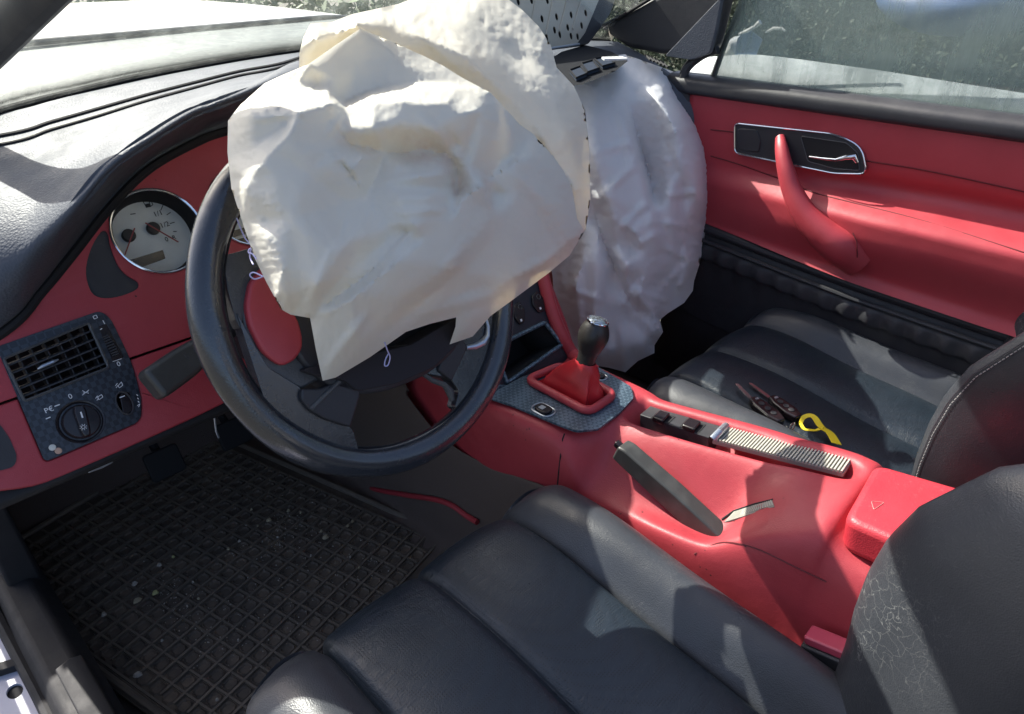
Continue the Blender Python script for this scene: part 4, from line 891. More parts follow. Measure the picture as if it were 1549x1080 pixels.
# lower black part, rubber lip, gathered pocket
part('lower_lip', MB().tube([DR(-y, bot(y)-.012, .012) for y in np.linspace(.24,-.95,50)], .011, 10, up=DR.z), M['trim'], door)
rowsl = [[DR(-y, bot(y)-.012-(d), o_) for d, o_ in ((0,.006),(.03,.014),(.10,.012),(.2,.01),(.40,.02))] for y in np.linspace(.24,-.95,40)]
part('lower_panel', MB().grid(rowsl, flip=False), M['trim'], door, smooth=60, solid=.003)
gat = []
for k, y in enumerate(np.linspace(.20,-.62,330)):
    b = bot(y)-.030; ph = k*.33
    gat.append([DR(-y, b-.004+.0, .020), DR(-y, b-.012, .030+.002*math.sin(ph)), DR(-y, b-.026, .034+.003*math.sin(ph+.4)), DR(-y, b-.040-.006*abs(math.sin(ph/2)), .034+.003*math.sin(ph+.3)), DR(-y, b-.052, .028+.002*math.sin(ph)), DR(-y, b-.11, .022), DR(-y, b-.20, .020)])
part('gathered_pocket', MB().grid(np.swapaxes(crom(np.swapaxes(np.array(gat),0,1), 3),0,1)), M['trim'], door, smooth=60)
part('pocket_hem', MB().tube([DR(-y, bot(y)-.034, .030) for y in np.linspace(.20,-.62,60)], .005, 8, up=DR.z), M['trim'], door)
part('door_sill_trim', MB().tube([at(1395,553,'Z',.14), at(1460,573,'Z',.14), at(1520,600,'Z',.14)], .005, 8), M['satin'], door)
part('passenger_sill', MB().box(ID, (.68,-.2,.06), (.08,1.7,.14)), M['trim'], car, bevel=.01)

# door mirror outside
mir = thing('door_mirror', 'broken white and blue door mirror just outside the passenger window', 'mirror', tuple(at(1125,80,'X',.86)))
mp_ = [at(*q,'X',x_) for q, x_ in (((1092,70),.80),((1104,45),.83),((1122,38),.86),((1140,60),.88),((1140,98),.88),((1118,112),.86),((1098,100),.82))]
MF = Fr(tuple(mp_[0]), (.35,-.93,0), (0,0,1), (-.93,-.35,0))
part('mirror_shell', MB().tube([at(1098,72,'X',.82), at(1110,78,'X',.85), at(1124,84,'X',.88), at(1134,90,'X',.90)], [.012,.035,.042,.012], 14), M['paint'], mir)
part('mirror_glass', MB().prism(Fr(tuple(at(1128,66,'X',.80)), (.2,-.98,0), (0,0,1), (-.98,-.2,0)), rpoly([(-.02,-.03),(.02,-.045),(.035,.01),(0,.03),(-.02,.01)], .004), -.003, 0), MT('blue_mirror',(.25,.38,.62),.15,.4).m, mir)
part('mirror_bracket', MB().tube([at(*q,'X',.80) for q in ((1118,52),(1132,46),(1142,40),(1150,33))], [.003,.004,.004,.006], 8), M['paint'], mir)
part('mirror_bracket', MB().tube([at(*q,'X',.80) for q in ((1158,49),(1170,43),(1182,43),(1188,47))], [.002,.0035,.003,.002], 8), M['paint'], mir)

# ================= raised airbag lid =================
lid = thing('raised_airbag_lid', 'raised dashboard airbag lid with perforated metal underside', 'airbag lid', tuple(at(860,68,'Y',.44)))
l0, l1 = at(790,78,'Y',.43), at(893,66,'Y',.45)
lx = l1-l0; lx[2] = 0; lx /= np.linalg.norm(lx); lz = -FW.copy(); lz -= lx*(lz@lx); lz[2] *= .35; lz /= np.linalg.norm(lz); lz -= lx*(lz@lx); lz /= np.linalg.norm(lz); ly = np.cross(lz, lx)
LFm = Fr(tuple(l1), tuple(lx), tuple(ly), tuple(lz))
ol = LFm.ll([(740,86),(893,66),(926,20),(946,-40),(780,-60),(700,-30)])
hl = []
hp = [(783,3),(803,1),(827,1),(819,29),(841,26),(863,23),(885,20),(838,46),(858,42),(879,39),(826,57),(846,53),(863,55),(873,56),(866,48)]
for a, b in hp:
    c = LFm.loc(a, b); hl.append(circ(*c, .0048, 14, .0068))
mt_ol = LFm.ll([(745,84),(872,66),(884,50),(905,0),(920,-40),(780,-56),(708,-28)])
part('metal_plate', plate(LFm, mt_ol, hl[:-1], 0, .002), M['pressed'], lid, bevel=.0005)
part('lid_skin', MB().prism(LFm, rpoly(ol, .010, 5), -.022, -.004), M['trim'], lid, bevel=.006, seg=3)
for (p, q) in (((838,-10),(826,52)), ((860,-12),(846,48)), ((883,-14),(866,44)), ((812,-10),(800,54))):
    part('pressed_rib', MB().tube([LFm.at(*p, .002), LFm.at(*q, .002)], .0022, 8), M['pressed'], lid)
part('hinge_edge', MB().tube([LFm.at(760,83,.003), LFm.at(835,73,.003), LFm.at(876,67,.003)], .0028, 8), M['satin'], lid)

# ================= rubber mat with crumbs =================
matc = [at(120,905,'Z',.004), at(205,735,'Z',.004), at(330,655,'Z',.004), at(470,722,'Z',.004), at(665,815,'Z',.004), at(640,905,'Z',.004), at(420,1120,'Z',.004)]
mo = V(-.155,.20,0); mx_ = V(-.55,-.03,0); my_ = V(.03,.64,0)
MF_ = Fr(tuple(V(*mo)), tuple(mx_/np.linalg.norm(mx_)), tuple(my_/np.linalg.norm(my_)), (0,0,1))
def inr(q): return np.array(q)
dirA = at(640,800,'Z',0)-at(460,720,'Z',0); dirA[2] = 0; dirA /= np.linalg.norm(dirA); dirB = np.cross(V(0,0,1), dirA)
MO = at(650,812,'Z',0); MO[2] = 0
MFr = Fr(tuple(MO), tuple(dirA), tuple(dirB), (0,0,1))
# local: x runs from the toe board to the seat, y across the car
if (at(200,900,'Z',0)-MO)@dirB < 0: MFr = Fr(tuple(MO), tuple(dirA), tuple(-dirB), (0,0,1))
LXn, LYn = -.64, .50
pit = .0305; nx, ny = 22, 16
mb = MB(); mb0 = MB()
mb0.box(MFr, (LXn/2+.02, LYn/2, .003), (abs(LXn)+.10, LYn+.04, .006))
for i in range(nx+1):
    x = .03-i*pit; mb.box(MFr, (x, LYn/2, .0085), (.0042, LYn-.02, .006))
for j in range(ny+1):
    y = .012+j*pit
    mb.box(MFr, (LXn/2+.0, y, .0082), (abs(LXn)+.05, .0036, .0045))
# cell cups
for i in range(nx):
    for j in range(ny):
        cx, cy = .03-(i+.5)*pit, .012+(j+.5)*pit; r = .0100
        sq = lambda R_, z_: [MFr(cx+R_*a_, cy+R_*b_, z_) for a_, b_ in ((1,.55),(.55,1),(-.55,1),(-1,.55),(-1,-.55),(-.55,-1),(.55,-1),(1,-.55))]
        jz = .0010*random.random(); ring, ring3, ring2 = sq(.0118, .0062), sq(.0098, .0092+jz), sq(.0074, .0064)
        mb0.add(ring+ring3+ring2, [(o_+k,o_+(k+1)%8,o_+8+(k+1)%8,o_+8+k) for o_ in (0,8) for k in range(8)]+[tuple(range(16,24))])
fm = part('floor_mat', mb, M['rubber'], None, smooth=0); tag(fm, 'black rubber floor mat of small square cells in the footwell, scattered with crumbs', 'floor mat')
part('mat_cells', mb0, M['rubber_dark'], fm, smooth=0)
rim_ = [(.055,-.012),(.055,LYn+.012),(LXn-.035,LYn+.012),(LXn-.035,-.012)]
part('raised_edge', MB().tube([MFr(a, b, .010) for a, b in rpoly(rim_, .03, 6)], .006, 8, closed=True, up=(0,0,1)), M['rubber'], fm)
cm = [MT('dry_leaf_crumb',(.42,.36,.24),.8).m, MT('pale_stone_crumb',(.48,.44,.38),.8).m, MT('green_yellow_crumb',(.50,.48,.22),.8).m]
cr_px = [(407,786,7,0),(436,772,6,0),(492,812,8,0),(533,788,5,0),(203,883,8,1),(241,854,6,1),(207,908,9,0),(235,896,8,2),(157,929,8,1),(208,1020,9,1),(328,1058,4,1),(526,795,4,0),(345,830,4,0),(362,818,4,1),(292,880,3,1),(262,842,4,2),(486,803,4,0),(530,842,3,1),(245,968,3,1),(360,968,3,1),(543,858,3,0),(470,840,3,1),(390,795,3,0),(380,770,4,0),(300,905,3,0),(420,812,3,1),(60,940,3,1),(455,775,3,0)]
rr = np.random.default_rng(8)
SEEN = {}
def crumb_label(px, py, sz, mi):
    c = ('brown leaf crumb', 'pale grit crumb', 'greenish yellow crumb')[mi]; z_ = 'large' if sz >= 8 else 'medium' if sz >= 5 else 'tiny'
    row = 'toward the pedals' if py < 790 else 'just above mat middle' if py < 830 else 'just below mat middle' if py < 890 else 'toward the sill' if py < 960 else 'nearest the seat'
    col = 'far left' if px < 210 else 'left' if px < 275 else 'centre left' if px < 340 else 'centre' if px < 400 else 'centre right' if px < 460 else 'right' if px < 510 else 'far right'
    return '%s %s on the mat, %s, %s' % (z_, c, row, col)
for k, (px, py, sz, mi) in enumerate(cr_px):
    c = at(px, py, 'Z', .016 if py > 700 else .02); s_ = sz*.00058; mb = MB()
    P_ = []
    for a in range(7):
        an_ = a*2*math.pi/7; rr_ = s_*(.7+.6*rr.random()); P_.append(c+V(rr_*math.cos(an_)*1.3, rr_*math.sin(an_), -.002))
    Q_ = [p*.6+c*.4+V(0,0,s_*.5+.002) for p in P_]
    mb.add(P_+Q_, [(i,(i+1)%7,7+(i+1)%7,7+i) for i in range(7)]+[tuple(range(7,14)), tuple(range(7))[::-1]])
    o = part('crumb', mb, cm[mi], None, smooth=0); tag(o, crumb_label(px, py, sz, mi), 'crumb', 'crumbs scattered on the floor mat')
gr_ = np.random.default_rng(5); mb = MB()
for (cx_, cy_, sx_, sy_, n_g) in ((455,800,60,28,150),(500,850,70,40,60),(260,900,50,40,110),(330,960,70,50,70),(400,830,60,30,60),(560,850,40,30,40),(420,930,90,60,60)):
    for _ in range(n_g):
        c = at(cx_+gr_.normal()*sx_*.55, cy_+gr_.normal()*sy_*.55, 'Z', .0105); q_ = .0006+.0012*gr_.random()**2; a_ = gr_.random()*6
        P_ = [c+V(q_*math.cos(a_+k*2.1), q_*1.3*math.sin(a_+k*2.1), 0) for k in range(3)]; mb.add(P_+[c+V(0,0,q_)], [(0,1,3),(1,2,3),(2,0,3),(0,2,1)])
go = part('grit', mb, cm[1], None, smooth=0, kind='stuff'); go['label'] = 'fine pale grit and sand trodden into the cells of the rubber mat'
# tunnel carpet and red carpet edging
tcp = [at(*q,'X',-.128) for q in ((596,572),(612,598),(636,630),(660,658),(700,688),(760,716),(830,742),(880,762))]
tcp = [V(-.128,1.0,tcp[0][2]+.02), V(-.128,.7,tcp[0][2]+.01)] + tcp + [V(-.128,-.30,.22), V(-.128,-.6,.2)]
part('tunnel_carpet', MB().grid(loft([[V(-.121,p[1],p[2]-.004), p, V(-.134,p[1],p[2]*.75), V(-.142,p[1],p[2]*.4), V(-.150,p[1],.02), V(-.20,p[1],.004)] for p in tcp], 4, 5), flip=True), M['carpet'], car)
part('carpet_edging', MB().tube(crom([at(*q,'X',x_) for q, x_ in (((525,722),-.152),((560,738),-.150),((610,748),-.148),((660,756),-.146),((686,766),-.144),((705,780),-.144),((722,790),-.146))], 6), .0052, 10), M['red'], car)
# pedals
for nm, lb, px, py in (('brake_pedal','dark brake pedal hanging under the dashboard beside the tunnel',352,655),('clutch_pedal','dark clutch pedal hanging under the dashboard nearer the sill',248,700)):
    c = at(px, py, 'Y', .62); t_ = thing(nm, lb, 'pedal', tuple(c)); PF = Fr(tuple(c), (1,0,0), (0,.5,.866), (0,-.866,.5))
    part('pedal_pad', MB().prism(PF, rpoly([(-.032,-.028),(.032,-.028),(.032,.028),(-.032,.028)], .008), 0, .012), M['dark'], t_, bevel=.003)
    part('pedal_arm', MB().tube([PF(0,0,-.004), PF(0,.10,-.05), PF(0,.26,-.08)], .008, 8), M['dark'], t_)

# ================= keys =================
def keyset(nm, label, tip, neck, end, zt, zn, lift):
    a, b, c = at(*tip,'Z',zt), at(*neck,'Z',zn), at(*end,'Z',zn-.004); t_ = thing(nm, label, 'car key', tuple(c))
    d1 = (b-a)/np.linalg.norm(b-a); s1 = np.cross(V(0,0,1), d1); s1 /= np.linalg.norm(s1); n1 = np.cross(d1, s1)
    L1 = np.linalg.norm(b-a); KF1 = Fr(tuple(a), tuple(d1), tuple(s1), tuple(n1))
    teeth = [(0,-.001),(.004,-.0036),(.009,-.0026),(.014,-.0038),(.019,-.0028),(.024,-.0038),(L1,-.0038),(L1,.0038),(.004,.0036)]
    part('key_blade', MB().prism(KF1, teeth, -.0009, .0009), M['steel'], t_)
    d2 = (c-b)/np.linalg.norm(c-b); s2 = np.cross(V(0,0,1), d2); s2 /= np.linalg.norm(s2); n2 = np.cross(d2, s2); L2 = np.linalg.norm(c-b)
    KF2 = Fr(tuple(b), tuple(d2), tuple(s2), tuple(n2))
    part('key_body', MB().prism(KF2, rpoly([(-.004,-.007),(.012,-.013),(L2*.7,-.014),(L2,-.008),(L2,.008),(L2*.7,.014),(.012,.013),(-.004,.007)], .004), -.007, .007), M['gloss'], t_, bevel=.003, seg=3)
    for q in (.28,.50,.70): part('key_button', MB().prism(KF2, circ(L2*q, 0, .0052, 14), .007, .0082), M['trim'], t_, bevel=.0005)
    part('release_catch', MB().box(KF2, (.006,.002,.0076), (.004,.006,.002)), M['satin'], t_)
keyset('car_key', 'black fold-out car key lying nearer the red console', (1113,580), (1139,606), (1182,640), .325, .318, 0)
keyset('car_key', 'black fold-out car key lying next to the yellow ribbon', (1133,579), (1168,604), (1208,634), .322, .314, 0)
ks_ = bpy.data.objects
sf = lambda px, py, dz=0: at(px, py, 'Z', .306+dz)
kr = tag(part('key_ring', MB().tube(crom([sf(*q, .006) for q in ((1178,641),(1184,650),(1192,652),(1197,643),(1202,640),(1200,648),(1192,656),(1190,645))], 4), .0016, 6), M['steel'], None), 'small steel split ring and clip joining the two car keys', 'key ring')
rbp = crom([sf(1211,640,.006), sf(1216,631,.010), sf(1226,628,.012), sf(1233,632,.012), sf(1239,641,.009), sf(1246,648,.006), sf(1256,655,.003), sf(1266,671,.002)], 5)
mbr = MB()
def strap(pts, w0, w1):
    G_ = []
    for i, p in enumerate(pts):
        d_ = pts[min(i+1,len(pts)-1)]-pts[max(i-1,0)]; s_ = np.cross(V(0,0,1), d_); s_ /= np.linalg.norm(s_)+1e-9; k = i/(len(pts)-1); w_ = w0*(1-k)+w1*k
        tw_ = V(0,0,1)*w_*.7*math.cos(3*k); G_.append([p-s_*w_-tw_*.4, p, p+s_*w_+tw_*.4])
    mbr.grid(G_)
strap(rbp, .0028, .0085)
strap(crom([sf(1211,640,.006), sf(1216,648,.006), sf(1224,650,.007), sf(1236,650,.006), sf(1244,645,.007)], 5), .0026, .003)
rbn = tag(part('key_ribbon', mbr, M['yellow'], None, smooth=0, solid=.0012), 'looped yellow ribbon tied to the keys on the far seat', 'ribbon')

# ================= airbags =================
TENT1 = [(640,335,478,478,16,4),(560,318,455,470,20,3),(430,300,462,470,22,-3),(376,300,436,455,16,4),(500,300,560,420,26,-3),(600,300,690,300,14,3),(606,322,676,316,10,3),(598,270,680,262,10,4),(602,285,684,284,9,-3),(470,230,600,236,14,3),(420,230,560,330,24,-3),(740,330,640,470,20,3),(800,300,850,390,22,-4),(760,250,860,330,18,3),(700,405,560,520,18,-3),(640,180,700,250,14,4),(720,180,700,260,12,-4),(560,170,575,225,14,4),(520,170,500,200,10,4),(490,560,560,470,12,3),(660,470,760,440,14,3),(385,180,470,168,8,3),(350,260,400,250,14,3),(780,420,850,380,12,3)]
TENT2 = [(650,20,760,120,40,6),(700,0,830,140,34,-5),(620,40,700,110,30,5),(800,80,880,200,30,6),(780,140,860,300,34,-5),(850,180,888,330,20,5),(740,60,840,110,24,-5),(600,30,640,0,20,4)]
TENT3 = [(930,105,975,280,20,11),(975,280,1000,430,18,9),(952,160,988,310,12,-10),(1000,140,1062,300,20,10),(1062,300,1050,430,14,6),(884,180,925,330,22,10),(925,330,958,470,18,12),(958,470,1000,510,14,8),(905,340,898,545,16,9),(868,400,880,520,14,7),(880,300,860,420,14,-8),(930,470,930,550,12,-7),(1040,200,1030,440,14,-8),(1010,250,1015,440,14,8),(985,300,1070,288,8,5),(985,335,1066,345,8,5),(1000,372,1060,400,8,5),(905,300,960,250,9,5),(900,230,960,215,9,4),(925,360,985,300,8,5),(940,385,1000,350,8,4),(1005,200,1060,190,9,4),(955,440,1010,455,8,5),(870,440,910,455,8,4),(1000,440,1035,400,8,5)]
def bag(name, label, fr, verts, outline, edges, step, thick, m, smooth_n=2, wr=.0012, seed=1, root=None, mid=4., mult=1., long_=None, tents=()):
    """verts: (px,py,h cm) fold points read off the photograph, outline: indices; h is the height above the plane fr"""
    P = np.array([v[:2] for v in verts], float); H = (mid+(np.array([v[2] for v in verts], float)-mid)*mult)*.01
    vv, t = cdt([tuple(p) for p in P], [outline], edges)
    if len(vv) > len(P):                                     # crossings of folds: interpolate from nearest points
        for q in vv[len(P):]:
            d = np.linalg.norm(P-q, axis=1); w_ = 1/(d+1e-6)**3; H = np.append(H, (w_*H[:len(P)]).sum()/w_.sum())
    O = []
    for i in range(len(outline)):
        a, b = P[outline[i]], P[outline[(i+1) % len(outline)]]; k = max(1, int(np.linalg.norm(b-a)/step))
        for j in range(k): O.append(a+(b-a)*j/k)
    O = np.array(O); mn, mxx = O.min(0), O.max(0)
    g_ = np.stack(np.meshgrid(np.arange(mn[0], mxx[0], step), np.arange(mn[1], mxx[1], step)), -1).reshape(-1, 2)
    rs_ = np.random.default_rng(seed); g_ = g_ + rs_.uniform(-.12, .12, g_.shape)*step
    inn = inside(g_, O); g_ = g_[inn]
    dO = np.min(np.linalg.norm(g_[:, None, :]-O[None, ::2, :], axis=2), axis=1); g_ = g_[dO > step*.6]
    pts = np.vstack([O, g_]); fv, ft = cdt([tuple(p) for p in pts], [list(range(len(O)))])
    h = np.full(len(fv), np.nan)
    for a, b, c in t:
        A, B, C = vv[a], vv[b], vv[c]; dt = (B[1]-C[1])*(A[0]-C[0])+(C[0]-B[0])*(A[1]-C[1])
        if abs(dt) < 1e-9: continue
        l1 = ((B[1]-C[1])*(fv[:, 0]-C[0])+(C[0]-B[0])*(fv[:, 1]-C[1]))/dt; l2 = ((C[1]-A[1])*(fv[:, 0]-C[0])+(A[0]-C[0])*(fv[:, 1]-C[1]))/dt; l3 = 1-l1-l2
        k = (l1 > -1e-3) & (l2 > -1e-3) & (l3 > -1e-3); h[k] = (l1*H[a]+l2*H[b]+l3*H[c])[k]
    bad = np.isnan(h)
    for i in np.where(bad)[0]:
        d = np.linalg.norm(P-fv[i], axis=1); h[i] = H[:len(P)][np.argmin(d)]
    e = np.vstack([ft[:, [0,1]], ft[:, [1,2]], ft[:, [2,0]]]); e = np.unique(np.sort(e, 1), axis=0)
    # folds stay sharp, the cloth between them bends
    segs = [(P[i], P[j]) for i, j in edges if i < len(P) and j < len(P)]
    dc_ = np.full(len(fv), 1e9)
    for A, B in segs:
        AB = B-A; t_ = np.clip(((fv-A)@AB)/(AB@AB+1e-9), 0, 1); dc_ = np.minimum(dc_, np.linalg.norm(fv-A-t_[:, None]*AB, axis=1))
    soft = np.where(dc_ < step*.6, .03, 1.)
    for _ in range(smooth_n):
        s_ = np.zeros(len(h)); n_ = np.zeros(len(h)); np.add.at(s_, e[:,0], h[e[:,1]]); np.add.at(n_, e[:,0], 1); np.add.at(s_, e[:,1], h[e[:,0]]); np.add.at(n_, e[:,1], 1)
        h = h + .6*soft*(s_/np.maximum(n_, 1)-h)
    for (x0, y0, x1, y1, w_, A_) in tents:            # straight folds in the cloth: (from, to, width, height mm)
        A, B = V(x0, y0), V(x1, y1); AB = B-A; L_ = AB@AB; t_ = ((fv-A)@AB)/L_; tc = np.clip(t_, 0, 1)
        d_ = np.linalg.norm(fv-A-tc[:, None]*AB, axis=1); k_ = np.sin(math.pi*np.clip(.12+.76*tc, 0, 1)); h = h + A_*.0016*k_*np.maximum(0, 1-d_/w_)
    from mathutils import noise as mn_
    for i, p in enumerate(fv):
        q = Vector((p[0]*.018, p[1]*.018, seed*3.1))
        if long_: 
            ca, sa = math.cos(long_[1]), math.sin(long_[1]); u_, v_ = p[0]*ca+p[1]*sa, -p[0]*sa+p[1]*ca
            n1 = mn_.noise(Vector((u_*.006, v_*.040, seed))); n2 = mn_.noise(Vector((u_*.012+9, v_*.085, seed)))
            h[i] += long_[0]*(.5-abs(n1)*2.2) + long_[0]*.45*(.5-abs(n2)*2.2)
        if True:
           h[i] += wr*2.2*(abs(mn_.noise(q))-.25) + wr*1.1*mn_.noise(q*2.7) + wr*.5*(abs(mn_.noise(q*5.3))-.2)
    dd_ = np.full(len(fv), 1e9)
    for i in range(len(O)):
        A, B = O[i-1], O[i]; AB = B-A; t_ = np.clip(((fv-A)@AB)/(AB@AB+1e-9), 0, 1); dd_ = np.minimum(dd_, np.linalg.norm(fv-A-t_[:, None]*AB, axis=1))
    edge = np.zeros(len(fv), bool); edge[:len(O)] = True
    h = h - .007*np.exp(-dd_/11.0)
    front = np.array([fr.at(p[0], p[1], hh) for p, hh in zip(fv, h)])
    dn = np.array([ray(*p) for p in fv]); dn /= np.linalg.norm(dn, axis=1)[:, None]
    th = thick*(1-np.exp(-dd_/40.0))
    back = front + dn*th[:, None]
    n = len(fv); idx = np.arange(n)+n; idx[edge] = np.arange(n)[edge]
    f = [tuple(q[::-1]) for q in ft] + [tuple(idx[q]) for q in ft]
    mb = MB().add(np.vstack([front, back]), f)
    o = part(name, mb, m, root, smooth=75)
    return o, (fv, front)
dbag = thing('driver_airbag', 'large crumpled cream airbag burst out over the steering wheel', 'airbag', tuple(WH.o))
dv_ = [
 (345,182,3),(344,230,4),(350,285,4.5),(368,340,5),(385,390,5),(402,425,5),(425,468,5),(440,476,5.5),(469,481,6),(478,530,5),(488,576,3.5),(508,571,4),
 (560,540,5),(614,502,5.5),(650,490,5),(690,480,5),(689,494,4.5),(680,521,3),(715,509,3.5),(742,478,4.5),(775,454,4),(830,413,3),(862,386,2),(884,350,2.2),
 (873,330,3),(864,275,3.2),(837,236,3.6),(806,202,3.8),(786,188,4.4),(770,170,4.6),(742,140,4.6),(700,118,4.3),(668,98,3.6),(640,84,3.0),(600,66,3.2),(545,43,4.4),(505,70,4.2),(467,97,4.4),(430,112,2.5),(400,126,1.5),(364,158,2)]
no = len(dv_); outl = list(range(no))
fold = {
 'r1':(385,165,5.0),'r2':(430,148,4.9),'r3':(474,152,5.2),'r4':(496,142,5.2),'r5':(523,165,5.8),'r6':(560,147,5.8),'r7':(600,138,6.2),'r8':(640,133,6.4),'r9':(690,133,6.2),'r10':(735,138,5.6),'r11':(748,160,6.0),'r12':(763,193,6.0),'r13':(781,236,5.4),
 'u5':(524,152,4.0),'u6':(560,136,4.2),'u7':(600,127,4.8),'u8':(645,123,4.9),'u9':(690,126,4.8),'u3':(505,120,4.6),
 's1':(380,172,7.0),'s2':(432,158,7.2),'s3':(470,163,7.6),'s4':(500,158,7.4),'s6':(562,155,7.2),'s7':(612,155,8.4),'s8':(645,160,8.6),'s9':(676,156,8.4),'s10':(692,175,8.8),'s11':(722,168,8.4),'s12':(742,180,7.4),
 't5':(540,100,4.0),'t6':(592,78,4.2),'t7':(608,100,4.4),'t8':(655,112,4.5),'t10':(480,125,3.6),
 'w1':(452,128,3.4),'w2':(440,120,2.4),
 'l1':(455,170,8.4),'l2':(436,207,8.8),'l3':(402,240,8.4),'l4':(372,284,7.2),'l5':(380,225,6.4),'l6':(365,195,5.6),'l7':(430,190,7.6),
 'v1':(480,166,7.6),'v2':(508,195,6.8),'v3':(533,220,6.4),'v4':(583,231,6.2),'v5':(606,232,6.0),'v6':(640,228,6.6),'v7':(676,232,6.5),'v8':(690,252,6.3),'v9':(690,294,6.0),'v10':(560,196,8.2),'v11':(600,188,8.6),'v12':(650,195,8.8),'v13':(705,205,8.2),'v14':(738,205,7.8),'v15':(705,250,7.6),
 'f1':(500,225,7.6),'f2':(470,260,8.8),'f3':(440,330,9.2),'f4':(510,240,8.2),'f5':(548,240,7.8),'f6':(530,256,8.4),'f7':(556,298,7.2),'f8':(600,250,7.4),'f9':(604,300,8.6),'f10':(650,300,8.8),'f11':(670,255,7.8),'f12':(640,262,8.2),'f13':(625,340,9.2),'f14':(585,345,8.2),'f15':(683,300,7.2),
 'f16':(728,280,8.4),'f17':(700,300,8.2),'f18':(685,335,8.4),'f19':(642,365,8.8),'f20':(600,396,9.2),'f21':(532,452,8.4),'f22':(500,470,7.4),'f23':(468,522,5.6),'f24':(615,350,8.0),'f25':(560,410,7.6),'f26':(480,430,9.0),'f27':(430,400,8.6),'f28':(410,360,8.0),'f29':(420,450,7.0),'f30':(500,380,9.4),'f31':(468,480,6.6),
 'f32':(747,322,7.0),'f33':(750,366,6.4),'f34':(700,406,7.0),'f35':(620,477,6.2),'f36':(585,505,6.0),'f37':(680,400,8.4),'f38':(600,450,8.0),'f39':(540,510,6.8),
 'f40':(800,396,5.4),'f41':(822,398,4.8),'f42':(868,358,3.6),'f43':(760,430,5.6),'f44':(738,272,6.6),'f45':(786,242,6.8),'f46':(745,290,5.6),'f47':(780,300,6.6),'f48':(830,320,5.4),'f49':(800,240,6.0),'f50':(790,350,6.0),'f51':(744,438,5.4),'f52':(700,455,5.4),'f54':(720,340,7.6)}
nm_ = list(fold); ix = {k: no+i for i, k in enumerate(nm_)}
chain = lambda *k: [(ix[a] if isinstance(a, str) else a, ix[b] if isinstance(b, str) else b) for a, b in zip(k[:-1], k[1:])]
E_ = []
for ch in (('r1','r2','r3','r4','r5','r6','r7','r8','r9','r10','r11','r12','r13'), (0,'s1','s2','s3','s4','r5'), ('r5','s6','s7','s8','s9','s10','s11','s12','r12'), (37,'u3','u5','u6','u7','u8','u9','r10'), (37,'t10','r4'), ('w1',37), ('w1','r3'), (35,'t6','t7','u7'), (34,'t7','t8',32),
  ('l1','l2','l3','l4',3), ('s3','v1','v2','v3','v4','v5','v6','v7','v8','v9'), ('f4','f1','f7'), ('f5','f6'), ('f16','f17','f18','f19','f20','f21','f22','f23',10), ('f24','f25','f31',8), ('f16','f32','f33','f34','f35','f36',13), ('f33','f40','f41','f42',23), ('f44','f45','r13'), ('f8','f12','f11'), ('f9','f10'), ('f9','f13'), ('v9','f15','f17'), ('f26','f30'), ('f27','f29'), ('f41','f43','f51',15), ('v4','f7'), ('f49',26), ('f47','f48')):
    E_ += chain(*ch)
bag('front_lobe', '', WH, [(x, y, h) for x, y, h in dv_] + [fold[k] for k in nm_], outl, E_, 4.0, .045, M['bag'], 5, .0003, 1, dbag, 5., 1.45, None, TENT1)
bv_ = [(453,80,.5),(459,56,0),(470,35,-.5),(503,33,-1),(530,22,-4),(602,6,-7),(650,-12,-9),(715,-16,-10),(765,-4,-10),(790,15,-9),(815,40,-8),(833,68,-7),(842,102,-6),(868,130,-4.5),(885,167,-3),(892,232,-1.5),(893,300,-.5),(886,347,.5),(860,370,-.5),(800,330,-2),(700,240,-3),(600,180,-4),(500,140,-3),(452,120,0)]
bf_ = {'a':(475,62,1.2),'b':(505,52,.6),'c':(540,38,2.4),'d':(480,45,.4),'e':(500,90,-1),'f':(600,45,-1.5),'g':(560,70,-.5),'h':(645,60,-1),'i':(700,85,.6),'j':(640,20,-4.5),'k':(700,40,-3.2),'l':(760,60,-3.0),'m':(790,70,-3.6),'n':(815,78,-3.4),'o':(810,95,-2.2),'p':(770,110,-.5),'q':(800,140,.8),'r':(770,145,1.2),'s':(840,165,.6),'t':(850,215,2.0),'u':(820,205,2.6),'v':(845,250,2.2),'w':(872,290,1.6),'x':(855,135,-1.8),'y':(720,5,-6.5),'z':(870,200,.4),'aa':(878,250,.6),'ab':(735,95,-.2),'ac':(825,120,-1.2),'ad':(690,60,-1.6)}
nm3 = list(bf_); nb3 = len(bv_); ix = {k: nb3+i for i, k in enumerate(nm3)}
E3 = []
for ch in ((1,'d','b','c'), ('a','b'), ('f','h','i','r','u','v','w'), ('m','n','x'), ('m','o','q'), ('l','ab'), ('q','s','t'), ('j','k','l'), ('o','ac','s')): E3 += chain(*ch)
bag('rear_lobe', '', WH, bv_+[bf_[k] for k in nm3], list(range(nb3)), E3, 4.5, .06, M['bag'], 8, .0003, 3, dbag, 0., 1.3, None, TENT2)
for q_, r_ in (((655,238),.022),((682,262),.020),((620,228),.018),((694,285),.012),((560,222),.014),((520,205),.013),((730,285),.014),((440,162),.016)):
    mk = ball_mask(FB, WH.at(*q_, .075)-WH.o, r_*1.5, 1.); FB.mixc(FB.mul(FB.mul(mk, FB.ramp(FB.noise(55, 5, .7), .35, .6)), .24), (.62,.40,.35))
PB = Fr((.45,.20,.45), (.96,-.28,0), (0,0,1), (-.27,-.93,.25)); PB.z /= np.linalg.norm(PB.z); PB.y = np.cross(PB.z, PB.x); PB.y /= np.linalg.norm(PB.y); PB.x = np.cross(PB.y, PB.z)
